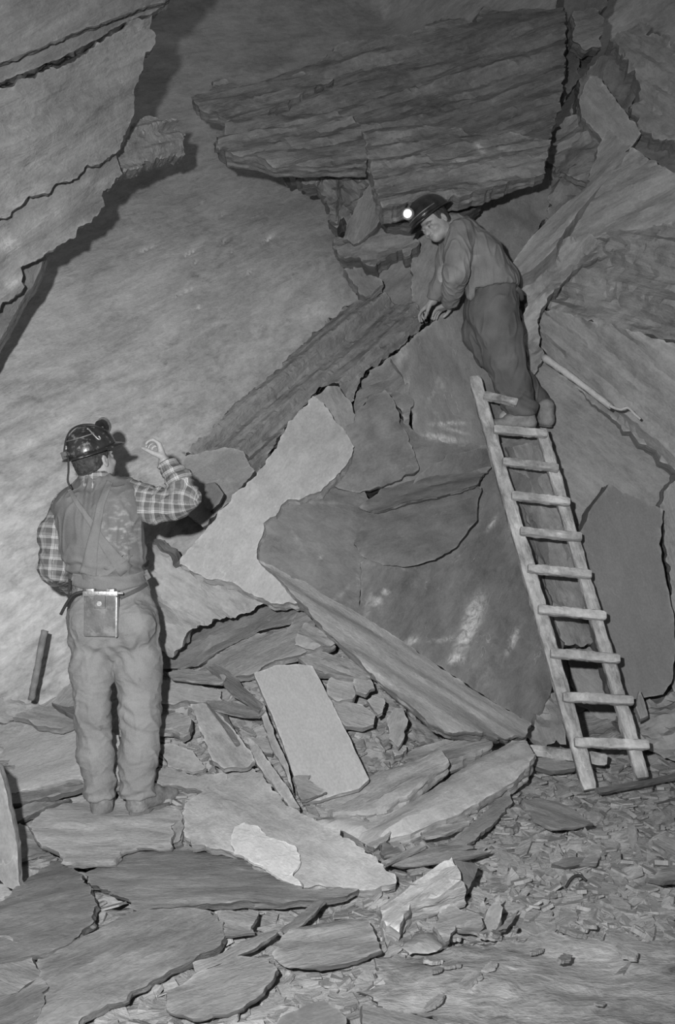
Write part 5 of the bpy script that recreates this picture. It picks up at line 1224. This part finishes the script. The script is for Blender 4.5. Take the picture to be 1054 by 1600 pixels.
# ---- the man on the ladder
def man_above():
    pel = P(772, 462, 6.22); neck = P(706, 350, 6.12); hd = P(679, 349, 6.05)
    chest = P(738, 400, 6.18)
    sN, sF = P(716, 368, 6.02), P(704, 352, 6.32)
    eN, eF = P(713, 428, 5.97), P(694, 425, 6.28)
    wN, wF = P(704, 474, 6.20), P(676, 470, 6.34)
    hN, hF = P(770, 478, 6.13), P(762, 474, 6.32)
    kN, kF = P(786, 552, 6.12), P(766, 548, 6.28)
    aN, aF = P(812, 630, 6.20), P(846, 628, 6.44)
    f_h = np.array([-.68, -.54, -.50]); up_h = np.array([-.58, -.02, .78])
    lo, hi = bbox([pel, neck, hd, eN, eF, wN, wF, kN, kF, aN, aF, P(645, 500, 6.1), P(640, 330, 6.1)], .17)
    S = Solid(lo, hi, .005)
    S.cone(pel, chest, .12, .125, .05, ((0, 1, 0), 1.2)); S.cone(chest, neck + [.03, 0, -.05], .125, .08, .05, ((0, 1, 0), 1.25))
    S.cone(sN, sF, .06, .06, .04)
    S.cone(neck + [.03, 0, -.03], hd + np.array([.02, .02, -.01]), .06, .055, .03)
    R, w = head(S, hd, f_h, up_h, 1.02)
    S.chain([sN, eN, wN], [.055, .043, .030], .03); S.chain([sF, eF, wF], [.055, .043, .030], .03)
    S.chain([hN, kN, aN], [.088, .06, .042], .05); S.chain([hF, kF, aF], [.088, .06, .042], .05)
    S.cone(aN, aN + np.array([-.1, .02, -.08]), .038, .03, .02); S.cone(aF, aF + np.array([.02, .08, -.08]), .038, .03, .02)
    hand(S, wN, P(672, 490, 6.30) - wN, np.array([-.3, .3, -.9]), -1, curl=(.35, .32, .3, .28), thumb=(.45, .3), k=1.05)
    hand(S, wF, P(656, 487, 6.40) - wF, np.array([.2, .35, -.85]), 1, curl=(.55, .5, .45, .4), thumb=(.4, .4), k=1.05)
    body, p = S.mesh('person', M_skin2)
    attr(body.data, 'tone', head_tone(p, w, 1.02, R, hd))
    tag(body, 'person leaning from the ladder top in dark jacket, trousers and helmet with a lit lamp', 'person')
    H = Solid(hd - .14, hd + .14, .004)
    H.ell(w(0, -.018, .036), (.081, .098, .088), R, .01); H.ell(w(0, -.05, -.02), (.066, .055, .05), R, .02)
    H.plane_cut(w(0, .02, 0), unit(R.T @ np.array([0, 1, -.3]))); H.plane_cut(w(0, 0, -.05), unit(R.T @ np.array([0, .35, -1])))
    H.mesh('hair', M_hair, body, wr=lambda p, n: .003 * noise3(p / .012, 1))
    # trousers
    lo, hi = bbox([pel, hN, aN, aF, kF], .22)
    T = Solid(lo, hi, .006)
    T.cone(P(770, 448, 6.2), P(771, 490, 6.2), .148, .155, .04, ((0, 1, 0), 1.1))
    T.chain([P(768, 485, 6.14), P(780, 520, 6.12), P(787, 555, 6.13), P(800, 598, 6.17), P(814, 640, 6.2)], [.155, .135, .122, .108, .096], .03)
    T.chain([P(756, 480, 6.32), P(752, 520, 6.26), P(768, 552, 6.28), P(812, 600, 6.38), P(845, 630, 6.45)], [.13, .115, .10, .085, .066], .03)
    hem = P(815, 648, 6.2); T.plane_cut(hem, unit([.05, .1, -1]), (hem - .14, hem + [.085, .14, .1]))
    T.plane_cut(P(772, 446, 6.2), (.05, 0, 1))
    def tf(p, n):
        f = .008 * noise3(p / .14, 4) + crease(p, (.06, .06, .22), 8, .007)
        b_ = np.exp(-((p[:, 2] - hem[2] - .05) / .09) ** 2)
        return f + .009 * b_ * np.sin(p[:, 2] * 80 + p[:, 0] * 30 + 2 * noise3(p / .08, 5))
    T.mesh('trousers', M_dark, body, wr=tf)
    tube('belt', [P(806, 450, 6.1), P(812, 456, 6.13), P(814, 466, 6.2), P(810, 462, 6.3)], .016, M_beltm, body)
    # jacket with sleeves
    lo, hi = bbox([pel, neck, eN, wN, wF, sF, P(820, 450, 6.2)], .2)
    J = Solid(lo, hi, .005)
    J.cone(P(768, 448, 6.18), P(745, 405, 6.17), .158, .150, .05, ((0, 1, 0), 1.15))
    J.cone(P(745, 405, 6.17), P(722, 368, 6.16), .150, .105, .05, ((0, 1, 0), 1.25))
    J.cone(P(722, 364, 6.15), P(708, 352, 6.13), .085, .072, .04)
    J.cone(P(788, 434, 6.2), P(764, 400, 6.2), .085, .07, .04)
    J.cone(P(744, 440, 6.09), P(734, 462, 6.06), .07, .022, .05)
    J.cone(P(706, 375, 6.25), P(699, 405, 6.27), .075, .05, .04)
    J.chain([P(719, 366, 6.04), P(714, 400, 5.99), P(712, 428, 5.97), P(707, 452, 6.08), P(703, 471, 6.18)], [.088, .084, .073, .060, .050], .02)
    J.chain([P(706, 360, 6.3), P(697, 400, 6.3), P(694, 425, 6.30), P(684, 448, 6.32), P(678, 466, 6.33)], [.07, .06, .055, .05, .046], .02)
    J.plane_cut(P(775, 450, 6.15), unit([.17, 0, -1]), (P(748, 520, 5.9), P(860, 430, 6.5)))
    ax = unit(wN - eN); J.plane_cut(P(702, 473, 6.19), ax, (wN - .09, wN + .07))
    ax = unit(wF - eF); J.plane_cut(P(677, 467, 6.335), ax, (wF - .09, wF + .05))
    def jf(p, n):
        f = .006 * noise3(p / .11, 3) + crease(p, (.05, .05, .16), 6, .007)
        b_ = np.exp(-(np.linalg.norm(p - eN, axis=1) / .11) ** 2)
        return f + .004 * b_ * np.sin(p[:, 2] * 75 + p[:, 0] * 50 + 2 * noise3(p / .07, 5))
    ja, p = J.mesh('jacket', M_jacket, body, wr=jf)
    qx = p - P(729, 370, 6.0); attr(ja.data, 'tone', -.08 * np.exp(-((qx[:, 0] / .028) ** 2 + (qx[:, 2] / .035) ** 2)) + .07 * np.exp(-(np.abs((p - P(705, 440, 6)) @ unit([.75, 0, -.66])) / .03) ** 2) * (p[:, 2] < P(0, 400, 6)[2]) * (p[:, 1] < 6.05))
    hc = w(0, -.005, .05); hm, HR = helmet(hc, f_h, up_h, M_helmet2, body, 1.04)
    q = L2W(hc, HR)
    # lamp turned a little towards the onlooker
    lf = unit(np.array([-.35, -.9, -.1])); LR = frame(lf, np.array([-.3, 0, .95]))
    lc = q(-.01, .150, .070)
    lp = disc('headlamp', lc, LR, .036, .034, M_metald, hm, 40)
    disc('lamp_ring', lc + lf * .018, LR, .032, .010, M_metald, lp, 40)
    lens = disc('lamp_lens', lc + lf * .0245, LR, .025, .004, M_lens, lp, 32)
    box('lamp_bracket', q(0, .132, .06), HR, (.04, .02, .05), M_metald, hm, .003)
    tube('lamp_cable', [q(.01, .13, .11), q(.03, .06, .14), q(.03, -.05, .14), q(.02, -.12, .08), q(.01, -.15, 0)], .005, M_rubber, hm)
    tube('helmet_band', [q(.122 * math.cos(a_), .142 * math.sin(a_), .03) for a_ in np.linspace(.2, 2.9, 9)], .0032, M_metald, hm)
    boot('boot', P(836, 671, 6.17), np.array([-1, .05, -.03]), np.array([0, 0, 1.]), .28, M_boot2, body)
    boot('boot', P(858, 668, 6.34), np.array([-.35, .92, .25]), np.array([0, -.25, .97]), .27, M_boot2, body)
    return body
M_lens = bpy.data.materials.new('lamp_glow'); N_, L_ = nodes(M_lens)
N_['Principled BSDF'].inputs['Emission Color'].default_value = (1, 1, 1, 1); N_['Principled BSDF'].inputs['Emission Strength'].default_value = 1.6
M_boot2 = simple('dusty_leather', .25, .8, .2, 22, .25, .6, 90)
man_above()

# ------------------------------------------------------------ ladder
def rough_beam(name, a, b, w, t, wdir, mat, parent, seed, nseg=60, ragged=.004):
    a = np.asarray(a, float); b = np.asarray(b, float); d = unit(b - a); x = unit(wdir - d * np.dot(wdir, d)); y = np.cross(d, x)
    L = np.linalg.norm(b - a); vs = []; fs = []; uv = []
    prof = [(-1, -.7), (-.8, -1), (-.3, -1.02), (.3, -1.02), (.8, -1), (1, -.7), (1, .7), (.8, 1), (-.8, 1), (-1, .7)]
    m = len(prof)
    for i in range(nseg + 1):
        t_ = L * i / nseg; e = 1 - .18 * (i in (0, nseg))
        for j, (px, py) in enumerate(prof):
            nz_ = ragged * (float(noise2(np.array(t_ / .06), np.array(j * 1.7), seed)) + .6 * float(noise2(np.array(t_ / .015), np.array(j * 2.3), seed + 1)))
            vs.append(a + d * t_ + x * (px * e * w / 2 + np.sign(px) * nz_) + y * (py * e * t / 2 + np.sign(py) * nz_ * .6)); uv.append((t_, j * .02))
    for i in range(nseg):
        for j in range(m):
            p_ = i * m + j; q_ = i * m + (j + 1) % m; fs.append((p_, q_, q_ + m, p_ + m))
    fs.append(tuple(range(m))[::-1]); fs.append(tuple(range(nseg * m, nseg * m + m)))
    me = mesh_np(name, vs, fs, np.array(uv), True); me.set_sharp_from_angle(angle=.7)
    return link(name, me, mat, parent)

M_ladder = slate(.41, con=2.0, streak=3.0, white=.25, bump=1.2, scr=.5, rough=.85, su=2.0)
def ladder():
    top = P(741, 590, 6.26); bot = P(921, 1234, 5.03)
    rt = P(845, 672, 6.12); rb = P(1003, 1216, 5.06)
    e = bpy.data.objects.new('ladder', None); COL.objects.link(e)
    tag(e, 'rough wooden ladder with ten nailed rungs leaning against the rock on the right', 'ladder')
    X = unit(P(900, 900, 5.6) - P(800, 895, 5.6)); nrm = unit(np.cross(X, unit(top - bot)));
    if nrm[1] > 0: nrm = -nrm
    rough_beam('side_rail', bot, top, .078, .045, X, M_ladder, e, 1, 90)
    rough_beam('side_rail', rb, rt, .068, .045, X, M_ladder, e, 2, 80)
    rungs = [((754, 624), (806, 636)), ((769, 677), (851, 684)), ((783, 727), (869, 737)), ((797, 780), (887, 790)), ((810, 835), (905, 845)),
             ((822, 893), (920, 903)), ((838, 957), (943, 967)), ((857, 1025), (964, 1034)), ((876, 1093), (985, 1099)), ((894, 1163), (1009, 1168))]
    def dl(x, y, A=bot, B_=top, ya=1234, yb=590):
        # depth along the rail where it projects to row y
        lo_, hi_ = 0., 1.
        for _ in range(40):
            m_ = (lo_ + hi_) / 2; q = A + (B_ - A) * m_; yy = 800 - (q[2] - CAMZ) / q[1] * F
            if yy > y: lo_ = m_
            else: hi_ = m_
        return (A + (B_ - A) * lo_)[1]
    for i, ((x0, y0), (x1, y1)) in enumerate(rungs):
        a = P(x0, y0, dl(x0, y0)) + nrm * .042; b = P(x1, y1, dl(x1, y1, rb, rt)) + nrm * .042
        d = b - a
        hgt = .052
        rough_beam('rung', a, b, hgt, .036, np.cross(nrm, unit(d)), M_ladder, e, 10 + i, 26)
    return e
ladder()

# ------------------------------------------------------------ timber and sticks
def stick(label, pts, r, mat, taper=.8, name='wooden_stick', cat='stick'):
    o = tube(name, pts, r, mat, None, 9, taper, 5)
    for i, v in enumerate(o.data.vertices): v.co += Vector([random.uniform(-1, 1) * r * .12 for _ in range(3)])
    return tag(o, label, cat)
stick('thin weathered stick leaning on the smooth wall left of the trousered legs', [P(49, 1093, 4.98), P(55, 1062, 4.98), P(62, 1025, 4.99), P(70, 985, 5.0)], .017, M_stick, 1.1)
stick('pale peeled pole wedged aslant in the right wall beside the upper man', [P(849, 558, 6.3), P(880, 580, 6.2), P(915, 606, 6.1), P(955, 637, 6.0)], .024, M_woodp, .75, 'wooden_pole', 'pole')
stick('knotted end of pale rope on the right wall below the peeled pole', [P(952, 634, 5.98), P(968, 640, 5.95), P(980, 637, 5.93), P(990, 646, 5.92), P(1000, 655, 5.9)], .009, M_woodp, .8, 'rope', 'rope')
o = rough_beam('timber_board', P(826, 1172, 5.3), P(948, 1187, 5.2), .062, .03, np.array([0, .25, 1.]), M_ladder, None, 77, 40)
tag(o, 'pale timber board lying behind the foot of the ladder', 'board')
if 'sh' in globals(): sh('dark slab under the pale timber board behind the ladder foot', [(828, 1184), (860, 1186), (902, 1192), (898, 1200), (862, 1204), (832, 1196)], [(828, 1186, 5.2), (902, 1192, 5.15), (862, 1206, 5.12)], .05, .22, (4, 0), jag=.003)
tube_ = tube('bent_wire', [P(884, 1386, 3.9) , P(893, 1372, 3.92), P(905, 1368, 3.93), P(915, 1376, 3.92)], .006, M_rubber)
tag(tube_, 'short bent dark wire standing in the right-hand rubble', 'wire')
